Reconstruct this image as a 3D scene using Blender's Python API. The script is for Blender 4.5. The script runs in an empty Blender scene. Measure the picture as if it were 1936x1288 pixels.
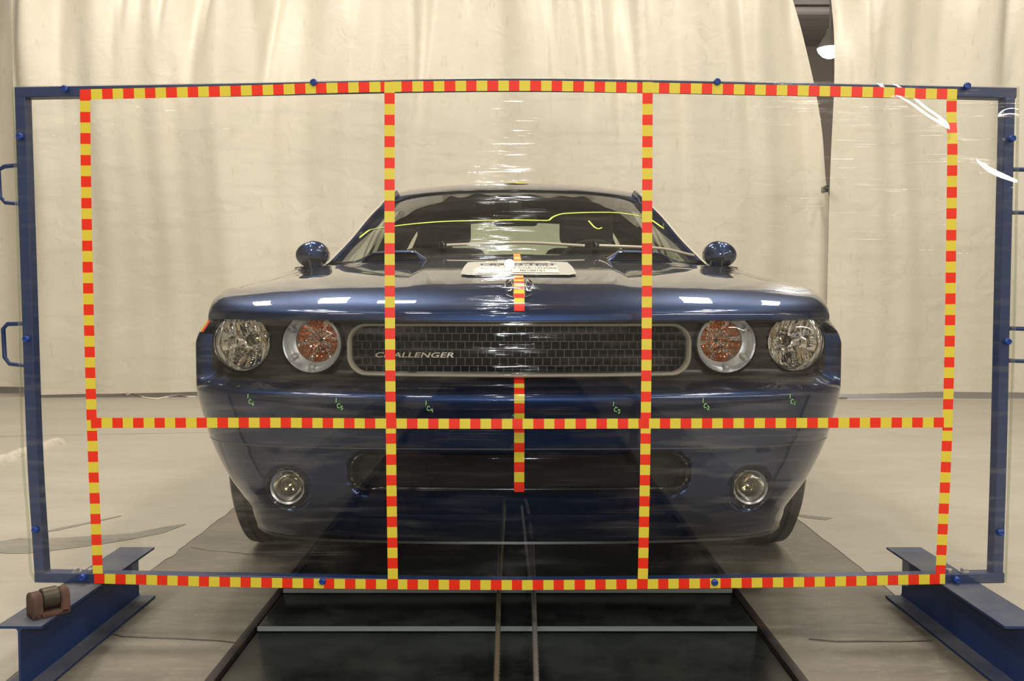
import bpy, bmesh, math, random
from math import sin, cos, tan, pi, radians, sqrt, hypot
from mathutils import Vector, Matrix

random.seed(7)
SC = bpy.context.scene
COL = SC.collection

# ------------------------------------------------------------------ camera
CAM_H, PITCH, FPX = 0.84, radians(2.73), 1720.0
cam_d = bpy.data.cameras.new('camera')
cam_d.sensor_width = 36.0
cam_d.lens = FPX / 1936.0 * 36.0
cam_d.clip_start = 0.02
cam_d.clip_end = 100
cam = bpy.data.objects.new('camera', cam_d)
COL.objects.link(cam)
cam.location = (0, 0, CAM_H)
cam.rotation_euler = (radians(90) - PITCH, 0, 0)
SC.camera = cam

# ------------------------------------------------------------------ world, lamps, exposure
w = bpy.data.worlds.new('world')
SC.world = w
w.use_nodes = True
w.node_tree.nodes['Background'].inputs[0].default_value = (1.0, 0.93, 0.80, 1)
w.node_tree.nodes['Background'].inputs[1].default_value = 0.05
SC.view_settings.view_transform = 'Standard'
SC.view_settings.look = 'None'
SC.view_settings.gamma = 1.0
SC.view_settings.exposure = 0.19
SC.cycles.use_denoising = True
SC.cycles.max_bounces = 10
SC.cycles.transparent_max_bounces = 24
SC.cycles.sample_clamp_indirect = 6.0
SC.cycles.caustics_reflective = False
SC.cycles.caustics_refractive = False


def area_lamp(name, loc, sx, sy, power, col=(1.0, 0.93, 0.82), aim=None):
    d = bpy.data.lights.new(name, 'AREA')
    d.shape = 'RECTANGLE'
    d.size, d.size_y = sx, sy
    d.energy = power
    d.color = col
    o = bpy.data.objects.new(name, d)
    COL.objects.link(o)
    o.location = loc
    if aim is not None:
        o.rotation_euler = (Vector(aim) - Vector(loc)).to_track_quat('-Z', 'Y').to_euler()
    return o


LAMP_Z = 5.6
for lx in (-2.92, -2.62, -2.36, 2.30, 2.54, 2.78):
    area_lamp('overhead_light', (lx, 1.2, LAMP_Z), 0.17, 2.6, 44)
for lx in (-3.3, -2.0, 2.0, 3.3):
    area_lamp('overhead_light', (lx, 5.2, LAMP_Z), 0.45, 1.5, 72 if abs(lx) > 3 else 88)
area_lamp('overhead_light', (-1.17, 4.6, LAMP_Z), 0.42, 0.6, 60)
area_lamp('overhead_light', (0.5, 12.0, LAMP_Z), 3.0, 1.0, 260)  # unseen fill, added to brighten the back room
area_lamp('overhead_light', (-1.45, -2.4, LAMP_Z), 0.55, 0.5, 80)
for lx in (-4.0, 4.0):
    area_lamp('overhead_light', (lx, -4.6, LAMP_Z), 1.5, 0.5, 110)  # unseen fill pair, added to brighten the wall behind the camera
# long lights added so the bent sheet reflects them as swirls
area_lamp('swirl_light', (5.8, -5.0, 4.7), 6.2, 0.4, 190, aim=(4.0, 3.0, 0.5))
area_lamp('swirl_light', (8.9, -2.6, 4.3), 0.4, 6.0, 80, aim=(0.5, -2.6, 1.0))
# the photographer's flash, just above the lens
fl = bpy.data.lights.new('camera_flash', 'POINT')
fl.energy = 48
fl.shadow_soft_size = 0.022
fl.color = (0.92, 0.95, 1.0)
flo = bpy.data.objects.new('camera_flash', fl)
COL.objects.link(flo)
flo.location = (-0.012, -0.01, CAM_H + 0.158)
# a high-bay lamp's own light sits with the lamp further down


# ------------------------------------------------------------------ numbers
def proj(p):
    """photo pixel of a world point"""
    q = Vector(p) - Vector((0, 0, CAM_H))
    f = q.y * cos(PITCH) - q.z * sin(PITCH)
    u = q.y * sin(PITCH) + q.z * cos(PITCH)
    return 968 + FPX * q.x / f, 644 - FPX * u / f


def at(px, py, Y):
    """the point at depth Y on the ray through a photo pixel"""
    x, y = (px - 968) / FPX, -(py - 644) / FPX
    dy = cos(PITCH) + y * sin(PITCH)
    dz = -sin(PITCH) + y * cos(PITCH)
    t = Y / dy
    return Vector((x * t, Y, CAM_H + dz * t))


def sstep(a, b, x):
    t = min(1.0, max(0.0, (x - a) / (b - a)))
    return t * t * (3 - 2 * t)


def pchip(pts):
    xs = [p[0] for p in pts]
    ys = [p[1] for p in pts]
    n = len(xs)
    h = [xs[i + 1] - xs[i] for i in range(n - 1)]
    dl = [(ys[i + 1] - ys[i]) / h[i] for i in range(n - 1)]
    m = [0.0] * n
    m[0], m[-1] = dl[0], dl[-1]
    for i in range(1, n - 1):
        if dl[i - 1] * dl[i] > 0:
            w1, w2 = 2 * h[i] + h[i - 1], h[i] + 2 * h[i - 1]
            m[i] = (w1 + w2) / (w1 / dl[i - 1] + w2 / dl[i])

    def f(x):
        if x <= xs[0]:
            return ys[0]
        if x >= xs[-1]:
            return ys[-1]
        i = 0
        while x > xs[i + 1]:
            i += 1
        t = (x - xs[i]) / h[i]
        return ((2 * t ** 3 - 3 * t * t + 1) * ys[i] + (t ** 3 - 2 * t * t + t) * h[i] * m[i]
                + (-2 * t ** 3 + 3 * t * t) * ys[i + 1] + (t ** 3 - t * t) * h[i] * m[i + 1])
    return f


def curve_sample(pts, n):
    """smooth curve through points, chord-length parametrised; n+1 samples"""
    pts = [Vector(p) for p in pts]
    s = [0.0]
    for a, b in zip(pts, pts[1:]):
        s.append(s[-1] + max((b - a).length, 1e-6) ** 0.7)
    fs = [pchip(list(zip(s, [p[k] for p in pts]))) for k in range(len(pts[0]))]
    return [Vector([f(s[-1] * i / n) for f in fs]) for i in range(n + 1)]


# ------------------------------------------------------------------ materials
def mat(name, col, rough=0.5, metal=0.0, coat=0.0, coat_rough=0.03, spec=0.5, noise=None, bump=None, emit=None):
    m = bpy.data.materials.new(name)
    m.use_nodes = True
    nt = m.node_tree
    b = nt.nodes['Principled BSDF']
    b.inputs['Base Color'].default_value = (*col, 1)
    b.inputs['Roughness'].default_value = rough
    b.inputs['Metallic'].default_value = metal
    b.inputs['Coat Weight'].default_value = coat
    b.inputs['Coat Roughness'].default_value = coat_rough
    b.inputs['Specular IOR Level'].default_value = spec
    if emit:
        b.inputs['Emission Color'].default_value = (*emit[0], 1)
        b.inputs['Emission Strength'].default_value = emit[1]
    if noise:
        col2, scale, lo, hi = noise[:4]
        stretch = noise[4] if len(noise) > 4 else (1, 1, 1)
        tc = nt.nodes.new('ShaderNodeTexCoord')
        mp = nt.nodes.new('ShaderNodeMapping')
        mp.inputs['Scale'].default_value = stretch
        tx = nt.nodes.new('ShaderNodeTexNoise')
        tx.inputs['Scale'].default_value = scale
        tx.inputs['Detail'].default_value = 8
        tx.inputs['Roughness'].default_value = 0.62
        rp = nt.nodes.new('ShaderNodeValToRGB')
        rp.color_ramp.elements[0].position = lo
        rp.color_ramp.elements[1].position = hi
        rp.color_ramp.elements[0].color = (*col, 1)
        rp.color_ramp.elements[1].color = (*col2, 1)
        nt.links.new(tc.outputs['Object'], mp.inputs['Vector'])
        nt.links.new(mp.outputs[0], tx.inputs['Vector'])
        nt.links.new(tx.outputs['Fac'], rp.inputs['Fac'])
        nt.links.new(rp.outputs['Color'], b.inputs['Base Color'])
    if bump:
        scale, strength, dist = bump[:3]
        stretch = bump[3] if len(bump) > 3 else (1, 1, 1)
        tc = nt.nodes.new('ShaderNodeTexCoord')
        mp = nt.nodes.new('ShaderNodeMapping')
        mp.inputs['Scale'].default_value = stretch
        tx = nt.nodes.new('ShaderNodeTexNoise')
        tx.inputs['Scale'].default_value = scale
        tx.inputs['Detail'].default_value = 6
        bp = nt.nodes.new('ShaderNodeBump')
        bp.inputs['Strength'].default_value = strength
        bp.inputs['Distance'].default_value = dist
        nt.links.new(tc.outputs['Object'], mp.inputs['Vector'])
        nt.links.new(mp.outputs[0], tx.inputs['Vector'])
        nt.links.new(tx.outputs['Fac'], bp.inputs['Height'])
        nt.links.new(bp.outputs['Normal'], b.inputs['Normal'])
    return m


def clear_mat(name, tint=(1, 1, 1), rough=0.0, refl=1.0, dust=0.0, dust_col=(0.6, 0.6, 0.58), scratch=0.0):
    """thin clear sheet: see-through, with a fresnel reflection and, if asked, dust and fine scratches"""
    m = bpy.data.materials.new(name)
    m.use_nodes = True
    nt = m.node_tree
    nt.nodes.clear()
    N, L = nt.nodes.new, nt.links.new
    out = N('ShaderNodeOutputMaterial')
    tr = N('ShaderNodeBsdfTransparent')
    tr.inputs['Color'].default_value = (*tint, 1)
    gl = N('ShaderNodeBsdfGlossy')
    gl.inputs['Roughness'].default_value = rough
    lw = N('ShaderNodeLayerWeight')
    lw.inputs['Blend'].default_value = 0.5
    pw = N('ShaderNodeMath')
    pw.operation = 'POWER'
    pw.inputs[1].default_value = 5.0
    L(lw.outputs['Facing'], pw.inputs[0])
    mu = N('ShaderNodeMath')
    mu.operation = 'MULTIPLY_ADD'
    mu.inputs[1].default_value = 0.93 * refl
    mu.inputs[2].default_value = 0.065 * refl
    mu.use_clamp = True
    L(pw.outputs[0], mu.inputs[0])
    mx = N('ShaderNodeMixShader')
    L(mu.outputs[0], mx.inputs['Fac'])
    L(tr.outputs[0], mx.inputs[1])
    L(gl.outputs[0], mx.inputs[2])
    last = mx
    if dust > 0:
        df = N('ShaderNodeBsdfDiffuse')
        df.inputs['Color'].default_value = (*dust_col, 1)
        tc = N('ShaderNodeTexCoord')
        tx = N('ShaderNodeTexNoise')
        tx.inputs['Scale'].default_value = 3.0
        tx.inputs['Detail'].default_value = 7
        mr = N('ShaderNodeMapRange')
        mr.inputs['From Min'].default_value = 0.35
        mr.inputs['From Max'].default_value = 0.75
        mr.inputs['To Min'].default_value = dust * 0.3
        mr.inputs['To Max'].default_value = dust * 1.5
        L(tc.outputs['Object'], tx.inputs['Vector'])
        L(tx.outputs['Fac'], mr.inputs['Value'])
        m2 = N('ShaderNodeMixShader')
        L(mr.outputs[0], m2.inputs['Fac'])
        L(last.outputs[0], m2.inputs[1])
        L(df.outputs[0], m2.inputs[2])
        last = m2
    if scratch > 0:
        tc = N('ShaderNodeTexCoord')
        # long sideways wiping scratches: very fine across z, long across x
        mp = N('ShaderNodeMapping')
        mp.inputs['Scale'].default_value = (1.2, 1.0, 230.0)
        tx = N('ShaderNodeTexNoise')
        tx.inputs['Scale'].default_value = 1.0
        tx.inputs['Detail'].default_value = 3
        bp = N('ShaderNodeBump')
        bp.inputs['Strength'].default_value = 1.0
        bp.inputs['Distance'].default_value = 0.0009
        L(tc.outputs['Object'], mp.inputs['Vector'])
        L(mp.outputs[0], tx.inputs['Vector'])
        L(tx.outputs['Fac'], bp.inputs['Height'])
        sg = N('ShaderNodeBsdfGlossy')
        sg.inputs['Roughness'].default_value = 0.055
        L(bp.outputs['Normal'], sg.inputs['Normal'])
        mk = N('ShaderNodeMapping')
        mk.inputs['Scale'].default_value = (4.0, 1.0, 34.0)
        tm = N('ShaderNodeTexNoise')
        tm.inputs['Scale'].default_value = 1.3
        tm.inputs['Detail'].default_value = 5
        mr = N('ShaderNodeMapRange')
        mr.inputs['From Min'].default_value = 0.50
        mr.inputs['From Max'].default_value = 0.74
        mr.inputs['To Min'].default_value = 0.0
        mr.inputs['To Max'].default_value = scratch
        L(tc.outputs['Object'], mk.inputs['Vector'])
        L(mk.outputs[0], tm.inputs['Vector'])
        L(tm.outputs['Fac'], mr.inputs['Value'])
        m3 = N('ShaderNodeMixShader')
        L(mr.outputs[0], m3.inputs['Fac'])
        L(last.outputs[0], m3.inputs[1])
        L(sg.outputs[0], m3.inputs[2])
        last = m3
    L(last.outputs[0], out.inputs['Surface'])
    return m


M = {}
M['paint'] = mat('car_paint_blue', (0.008, 0.026, 0.085), 0.36, 0.90, 1.0, 0.015)
M['black'] = mat('satin_black_plastic', (0.006, 0.006, 0.006), 0.32)
M['void'] = mat('unlit_black', (0.004, 0.004, 0.004), 0.9)
M['trim_black'] = mat('gloss_black_trim', (0.01, 0.01, 0.011), 0.16)
M['chrome'] = mat('chrome', (0.82, 0.82, 0.80), 0.08, 1.0)
M['satin'] = mat('satin_silver', (0.60, 0.55, 0.45), 0.36, 0.30)
M['lampsilver'] = mat('lamp_silver_ring', (0.70, 0.71, 0.72), 0.30, 0.95)
M['reflector'] = mat('lamp_reflector', (0.93, 0.93, 0.92), 0.03, 1.0)
M['amber'] = mat('amber_reflector', (0.60, 0.22, 0.08), 0.10, 0.85)
M['bulb'] = clear_mat('bulb_glass', (0.85, 0.78, 0.62), 0.0, 1.6)
M['lens'] = clear_mat('lamp_lens', (0.97, 0.97, 0.97), 0.0, 1.0)
M['rubber'] = mat('tyre_rubber', (0.020, 0.020, 0.019), 0.72, noise=((0.05, 0.047, 0.042), 6, 0.5, 0.8))
M['alloy'] = mat('alloy_wheel', (0.55, 0.55, 0.56), 0.3, 0.9)
M['glass'] = clear_mat('car_glass', (0.82, 0.88, 0.78), 0.0, 0.95, 0.02, (0.55, 0.54, 0.50))
M['sideglass'] = clear_mat('car_side_glass', (0.80, 0.88, 0.78), 0.0, 1.0)
M['cabin'] = mat('cabin_dark_trim', (0.020, 0.020, 0.019), 0.8)
M['seat'] = mat('seat_dark_cloth', (0.024, 0.024, 0.025), 0.85)
M['marker'] = mat('yellow_green_marker', (0.62, 0.78, 0.10), 0.6)
M['chalk'] = mat('green_marker', (0.30, 0.62, 0.22), 0.7)
M['tape_y'] = mat('tape_yellow', (0.70, 0.575, 0.045), 0.38)
M['tape_r'] = mat('tape_red', (0.80, 0.024, 0.005), 0.38)
M['target_y'] = mat('target_yellow', (0.85, 0.62, 0.03), 0.4)
M['target_k'] = mat('target_black', (0.02, 0.02, 0.02), 0.4)
M['placard'] = mat('placard_grey', (0.50, 0.49, 0.44), 0.45)
M['paper'] = mat('placard_paper', (0.78, 0.74, 0.66), 0.5)
M['ink'] = mat('placard_ink', (0.06, 0.07, 0.10), 0.6)
M['ink2'] = mat('placard_thin_ink', (0.06, 0.06, 0.06), 0.6)
M['blue'] = mat('blue_enamel', (0.007, 0.025, 0.100), 0.42, noise=((0.010, 0.031, 0.108), 9, 0.3, 0.8), spec=0.5)
M['blue_dusty'] = mat('blue_enamel_dusty', (0.030, 0.045, 0.10), 0.6,
                      noise=((0.115, 0.115, 0.115), 3.5, 0.32, 0.66), spec=0.4)
M['bolt_blue'] = mat('blue_bolt_cap', (0.01, 0.045, 0.25), 0.3)
M['steel'] = mat('dull_steel', (0.40, 0.39, 0.38), 0.5, 0.7)
M['rust'] = mat('rusty_brown_steel', (0.045, 0.020, 0.012), 0.75, noise=((0.12, 0.055, 0.035), 22, 0.35, 0.75))
M['roller'] = mat('worn_dark_roller', (0.05, 0.042, 0.03), 0.45, 0.5, noise=((0.13, 0.10, 0.06), 30, 0.4, 0.8))
M['rope'] = mat('steel_rope', (0.30, 0.29, 0.28), 0.42, 0.75)
M['rope_dark'] = mat('greasy_steel_rope', (0.17, 0.15, 0.10), 0.5, 0.6)
M['acrylic'] = clear_mat('clear_acrylic', (0.985, 0.985, 0.975), 0.0, 0.9, 0.003, (0.72, 0.74, 0.78), 0.16)
M['acrylic_edge'] = clear_mat('acrylic_edge', (0.95, 0.97, 0.90), 0.15, 0.8, 0.12, (0.75, 0.77, 0.66))
M['canvas'] = None
M['pitplate'] = None


def floor_mat(name, c1, c2, c3, rough, scale=1.0):
    m = bpy.data.materials.new(name)
    m.use_nodes = True
    nt = m.node_tree
    N, L = nt.nodes.new, nt.links.new
    b = nt.nodes['Principled BSDF']
    tc = N('ShaderNodeTexCoord')
    a = N('ShaderNodeTexNoise')
    a.inputs['Scale'].default_value = 0.9 * scale
    a.inputs['Detail'].default_value = 9
    a.inputs['Roughness'].default_value = 0.65
    mp = N('ShaderNodeMapping')
    mp.inputs['Scale'].default_value = (1.0, 2.6, 1.0)
    f = N('ShaderNodeTexNoise')
    f.inputs['Scale'].default_value = 7.0 * scale
    f.inputs['Detail'].default_value = 9
    f.inputs['Roughness'].default_value = 0.7
    r1 = N('ShaderNodeValToRGB')
    r1.color_ramp.elements[0].position = 0.34
    r1.color_ramp.elements[1].position = 0.66
    r1.color_ramp.elements[0].color = (*c1, 1)
    r1.color_ramp.elements[1].color = (*c2, 1)
    r2 = N('ShaderNodeMapRange')
    r2.inputs['From Min'].default_value = 0.50
    r2.inputs['From Max'].default_value = 0.80
    r2.inputs['To Max'].default_value = 0.8
    mx = N('ShaderNodeMix')
    mx.data_type = 'RGBA'
    L(tc.outputs['Object'], mp.inputs['Vector'])
    L(mp.outputs[0], a.inputs['Vector'])
    L(mp.outputs[0], f.inputs['Vector'])
    L(a.outputs['Fac'], r1.inputs['Fac'])
    L(f.outputs['Fac'], r2.inputs['Value'])
    L(r2.outputs[0], mx.inputs[0])
    L(r1.outputs['Color'], mx.inputs[6])
    mx.inputs[7].default_value = (*c3, 1)
    L(mx.outputs[2], b.inputs['Base Color'])
    b.inputs['Roughness'].default_value = rough
    b.inputs['Specular IOR Level'].default_value = 0.4
    bp = N('ShaderNodeBump')
    bp.inputs['Strength'].default_value = 0.12
    bp.inputs['Distance'].default_value = 0.01
    L(f.outputs['Fac'], bp.inputs['Height'])
    L(bp.outputs['Normal'], b.inputs['Normal'])
    return m


M['floor'] = floor_mat('painted_concrete', (0.34, 0.31, 0.255), (0.40, 0.37, 0.31), (0.29, 0.262, 0.215), 0.42)
M['strip'] = floor_mat('bare_concrete', (0.125, 0.112, 0.086), (0.195, 0.176, 0.138), (0.27, 0.245, 0.20), 0.55, 2.0)
M['stain'] = floor_mat('worn_patch', (0.17, 0.16, 0.13), (0.25, 0.235, 0.20), (0.12, 0.11, 0.09), 0.6, 5.0)
M['pitwall'] = mat('pit_wall_rusty', (0.10, 0.075, 0.055), 0.8, noise=((0.22, 0.10, 0.05), 3, 0.45, 0.75))
M['pitfloor'] = mat('pit_floor_dark', (0.008, 0.008, 0.009), 0.8)
M['angle'] = mat('dark_edge_steel', (0.014, 0.011, 0.010), 0.55, noise=((0.05, 0.022, 0.014), 8, 0.5, 0.8))
M['ceiling'] = mat('brown_ceiling', (0.20, 0.17, 0.14), 0.85, noise=((0.14, 0.12, 0.10), 1.2, 0.4, 0.7, (1, 8, 1)))
M['wall'] = mat('beige_wall', (0.46, 0.43, 0.36), 0.85)
M['wallfar'] = mat('brown_wall', (0.22, 0.18, 0.14), 0.85)


def canvas_mat():
    m = bpy.data.materials.new('cream_tarpaulin')
    m.use_nodes = True
    nt = m.node_tree
    N, L = nt.nodes.new, nt.links.new
    b = nt.nodes['Principled BSDF']
    tc = N('ShaderNodeTexCoord')
    n1 = N('ShaderNodeTexNoise')
    n1.inputs['Scale'].default_value = 0.8
    n1.inputs['Detail'].default_value = 8
    n2 = N('ShaderNodeTexNoise')
    n2.inputs['Scale'].default_value = 26
    n2.inputs['Detail'].default_value = 6
    mp = N('ShaderNodeMapping')
    mp.inputs['Scale'].default_value = (1.0, 1.0, 0.3)
    rp = N('ShaderNodeValToRGB')
    rp.color_ramp.elements[0].position = 0.3
    rp.color_ramp.elements[0].color = (0.56, 0.525, 0.435, 1)
    rp.color_ramp.elements[1].position = 0.65
    rp.color_ramp.elements[1].color = (0.66, 0.62, 0.52, 1)
    mr = N('ShaderNodeMapRange')
    mr.inputs['From Min'].default_value = 0.62
    mr.inputs['From Max'].default_value = 0.80
    mr.inputs['To Max'].default_value = 0.35
    mx = N('ShaderNodeMix')
    mx.data_type = 'RGBA'
    mx.inputs[7].default_value = (0.36, 0.31, 0.23, 1)
    L(tc.outputs['Object'], n1.inputs['Vector'])
    L(tc.outputs['Object'], mp.inputs['Vector'])
    L(mp.outputs[0], n2.inputs['Vector'])
    L(n1.outputs['Fac'], rp.inputs['Fac'])
    L(n2.outputs['Fac'], mr.inputs['Value'])
    L(mr.outputs[0], mx.inputs[0])
    L(rp.outputs['Color'], mx.inputs[6])
    L(mx.outputs[2], b.inputs['Base Color'])
    b.inputs['Roughness'].default_value = 0.42
    b.inputs['Specular IOR Level'].default_value = 0.4
    n3 = N('ShaderNodeTexNoise')
    n3.inputs['Scale'].default_value = 5
    n3.inputs['Detail'].default_value = 4
    n3.inputs['Distortion'].default_value = 0.8
    bp = N('ShaderNodeBump')
    bp.inputs['Strength'].default_value = 0.26
    bp.inputs['Distance'].default_value = 0.03
    L(tc.outputs['Object'], n3.inputs['Vector'])
    L(n3.outputs['Fac'], bp.inputs['Height'])
    L(bp.outputs['Normal'], b.inputs['Normal'])
    return m


M['canvas'] = canvas_mat()


def pitplate_mat():
    """dusty clear cover sheet over a dark pit"""
    m = bpy.data.materials.new('pit_cover_sheet')
    m.use_nodes = True
    nt = m.node_tree
    nt.nodes.clear()
    N, L = nt.nodes.new, nt.links.new
    out = N('ShaderNodeOutputMaterial')
    tr = N('ShaderNodeBsdfTransparent')
    tr.inputs['Color'].default_value = (0.62, 0.68, 0.66, 1)
    p = N('ShaderNodeBsdfPrincipled')
    p.inputs['Roughness'].default_value = 0.22
    p.inputs['Specular IOR Level'].default_value = 0.35
    tc = N('ShaderNodeTexCoord')
    n1 = N('ShaderNodeTexNoise')
    n1.inputs['Scale'].default_value = 5.0
    n1.inputs['Detail'].default_value = 9
    n1.inputs['Roughness'].default_value = 0.7
    rp = N('ShaderNodeValToRGB')
    rp.color_ramp.elements[0].position = 0.40
    rp.color_ramp.elements[0].color = (0.010, 0.012, 0.012, 1)
    rp.color_ramp.elements[1].position = 0.80
    rp.color_ramp.elements[1].color = (0.060, 0.066, 0.064, 1)
    mx = N('ShaderNodeMixShader')
    mx.inputs['Fac'].default_value = 0.62
    L(tc.outputs['Object'], n1.inputs['Vector'])
    L(n1.outputs['Fac'], rp.inputs['Fac'])
    L(rp.outputs['Color'], p.inputs['Base Color'])
    L(tr.outputs[0], mx.inputs[1])
    L(p.outputs[0], mx.inputs[2])
    L(mx.outputs[0], out.inputs['Surface'])
    return m


M['pitplate'] = pitplate_mat()
M['plate_edge'] = mat('plate_edge_pale', (0.20, 0.235, 0.23), 0.2)


# ------------------------------------------------------------------ mesh helpers
def tag(o, label=None, cat=None, group=None, kind=None):
    if label:
        o['label'] = label
    if cat:
        o['category'] = cat
    if group:
        o['group'] = group
    if kind:
        o['kind'] = kind
    return o


def empty(name, loc=(0, 0, 0)):
    o = bpy.data.objects.new(name, None)
    COL.objects.link(o)
    o.location = loc
    o.empty_display_size = 0.1
    return o


def finish(name, bm, m, parent=None, angle=35, recalc=True, off=None):
    if recalc:
        bmesh.ops.recalc_face_normals(bm, faces=bm.faces)
    if off is not None:
        bmesh.ops.translate(bm, verts=bm.verts, vec=Vector(off))
    me = bpy.data.meshes.new(name)
    bm.to_mesh(me)
    bm.free()
    for mm in (m if isinstance(m, (list, tuple)) else [m]):
        me.materials.append(mm)
    for p in me.polygons:
        p.use_smooth = True
    me.set_sharp_from_angle(angle=radians(angle))
    o = bpy.data.objects.new(name, me)
    COL.objects.link(o)
    if parent is not None:
        o.parent = parent
    return o


def g_box(bm, lo, hi, bevel=0.0, seg=2, mi=0):
    vs = [bm.verts.new((x, y, z)) for x in (lo[0], hi[0]) for y in (lo[1], hi[1]) for z in (lo[2], hi[2])]
    fs = []
    for a in ((0, 1, 3, 2), (4, 6, 7, 5), (0, 4, 5, 1), (2, 3, 7, 6), (0, 2, 6, 4), (1, 5, 7, 3)):
        f = bm.faces.new([vs[i] for i in a])
        f.material_index = mi
        fs.append(f)
    if bevel > 0:
        es = list({e for f in fs for e in f.edges})
        bmesh.ops.bevel(bm, geom=es, offset=bevel, segments=seg, affect='EDGES', profile=0.5)
    return vs


def g_grid(bm, rows, keep=None, mi=0, closed=False):
    V = [[bm.verts.new(p) for p in r] for r in rows]
    for i in range(len(V) - 1):
        n = len(V[i])
        for j in range(n if closed else n - 1):
            k = (j + 1) % n
            if keep and not keep(i, j):
                continue
            try:
                f = bm.faces.new((V[i][j], V[i][k], V[i + 1][k], V[i + 1][j]))
                f.material_index = mi(i, j) if callable(mi) else mi
            except ValueError:
                pass
    return V


def drop_loose(bm):
    vs = [v for v in bm.verts if not v.link_faces]
    bmesh.ops.delete(bm, geom=vs, context='VERTS')


def frames(pts, closed=False):
    pts = [Vector(p) for p in pts]
    n = len(pts)
    out = []
    prev = None
    for i in range(n):
        a = pts[i - 1] if (i > 0 or closed) else pts[i]
        b = pts[(i + 1) % n] if (i < n - 1 or closed) else pts[i]
        t = (b - a).normalized()
        if prev is None:
            ref = Vector((0, 1, 0)) if abs(t.y) < 0.9 else Vector((0, 0, 1))
            u = ref.cross(t).normalized()
        else:
            u = (prev - t * prev.dot(t)).normalized()
        prev = u
        out.append((pts[i], u, t.cross(u).normalized()))
    return out


def g_tube(bm, pts, r, n=10, closed=False, caps=True, mi=0):
    rows = []
    for k, (p, u, v) in enumerate(frames(pts, closed)):
        rr = r[k] if isinstance(r, (list, tuple)) else r
        rows.append([p + u * rr * cos(2 * pi * j / n) + v * rr * sin(2 * pi * j / n) for j in range(n)])
    if closed:
        rows.append(rows[0])
    V = g_grid(bm, rows, closed=True, mi=mi)
    if caps and not closed:
        for R in (V[0], V[-1]):
            f = bm.faces.new(R)
            f.material_index = mi
    if closed:
        bmesh.ops.remove_doubles(bm, verts=bm.verts, dist=1e-6)
    return V


def g_lathe(bm, prof, c, axis='y', n=48, mi=0, keep=None):
    """prof: (radius, offset along axis) pairs, revolved about the axis through c"""
    c = Vector(c)
    rows = []
    for r, a in prof:
        row = []
        for j in range(n):
            t = 2 * pi * j / n
            if axis == 'y':
                row.append(c + Vector((r * cos(t), a, r * sin(t))))
            elif axis == 'z':
                row.append(c + Vector((r * cos(t), r * sin(t), a)))
            else:
                row.append(c + Vector((a, r * cos(t), r * sin(t))))
        rows.append(row)
    return g_grid(bm, rows, closed=True, mi=mi, keep=keep)


def text_mesh(name, s, size, m, parent, place, extrude=0.0, shear=0.0, align='CENTER', xs=1.0, bold=0.0):
    """letters as a mesh; place(u, v, d) maps the flat letter coordinates onto the surface"""
    cu = bpy.data.curves.new(name, 'FONT')
    cu.body = s
    cu.size = size
    cu.extrude = extrude
    cu.shear = shear
    cu.align_x = align
    cu.align_y = 'CENTER'
    cu.offset = bold
    cu.resolution_u = 3
    t = bpy.data.objects.new(name + '_curve', cu)
    COL.objects.link(t)
    dg = bpy.context.evaluated_depsgraph_get()
    me = bpy.data.meshes.new_from_object(t.evaluated_get(dg))
    bpy.data.objects.remove(t)
    me.name = name
    for v in me.vertices:
        v.co = place(v.co.x * xs, v.co.y, v.co.z)
    me.materials.clear()
    me.materials.append(m)
    o = bpy.data.objects.new(name, me)
    COL.objects.link(o)
    if parent is not None:
        o.parent = parent
    return o


# ================================================================== SETTING
STRIP_IN, STRIP_OUT, TRX = 0.655, 1.095, -0.012


def slab(name, lo, hi, m):
    bm = bmesh.new()
    g_box(bm, lo, hi)
    o = finish(name, bm, m)
    tag(o, kind='structure')
    return o


# floor with a long pit left open along the middle
bm = bmesh.new()
rng = random.Random(3)


def ragged(xs, y0, y1, amp, n):
    return [(xs + rng.uniform(-amp, amp), y0 + (y1 - y0) * i / n) for i in range(n + 1)]


edgeL = ragged(TRX - STRIP_OUT, -7, 13.0, 0.006, 500)
edgeR = ragged(TRX + STRIP_OUT, -7, 13.0, 0.0025, 300)
g_grid(bm, [[(-9, y, 0) for x, y in edgeL], [(x, y, 0) for x, y in edgeL]])
g_grid(bm, [[(x, y, 0) for x, y in edgeR], [(9, y, 0) for x, y in edgeR]])
g_grid(bm, [[(-9, 13, 0), (9, 13, 0)], [(-9, 19, 0), (9, 19, 0)]])
fl_o = finish('floor', bm, M['floor'])
tag(fl_o, kind='structure')
bm = bmesh.new()
for s in (-1, 1):
    x0, x1 = sorted((TRX + s * STRIP_IN, TRX + s * (STRIP_OUT + 0.02)))
    g_box(bm, (x0, -7, -0.06), (x1, 13, -0.0015))
fs_o = finish('floor_strip', bm, M['strip'])
tag(fs_o, kind='structure')
bm = bmesh.new()
g_grid(bm, [[(TRX - STRIP_IN, -7, -0.001), (TRX - STRIP_IN, 13, -0.001)], [(TRX - STRIP_IN, -7, -0.7), (TRX - STRIP_IN, 13, -0.7)]])
g_grid(bm, [[(TRX + STRIP_IN, -7, -0.001), (TRX + STRIP_IN, 13, -0.001)], [(TRX + STRIP_IN, -7, -0.7), (TRX + STRIP_IN, 13, -0.7)]])
for y in (-7, 13):
    g_grid(bm, [[(TRX - STRIP_IN, y, 0), (TRX + STRIP_IN, y, 0)], [(TRX - STRIP_IN, y, -0.7), (TRX + STRIP_IN, y, -0.7)]])
tag(finish('wall_pit', bm, M['pitwall']), kind='structure')
slab('floor_pit', (TRX - STRIP_IN, -7, -0.75), (TRX + STRIP_IN, 13, -0.70), M['pitfloor'])
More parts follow.
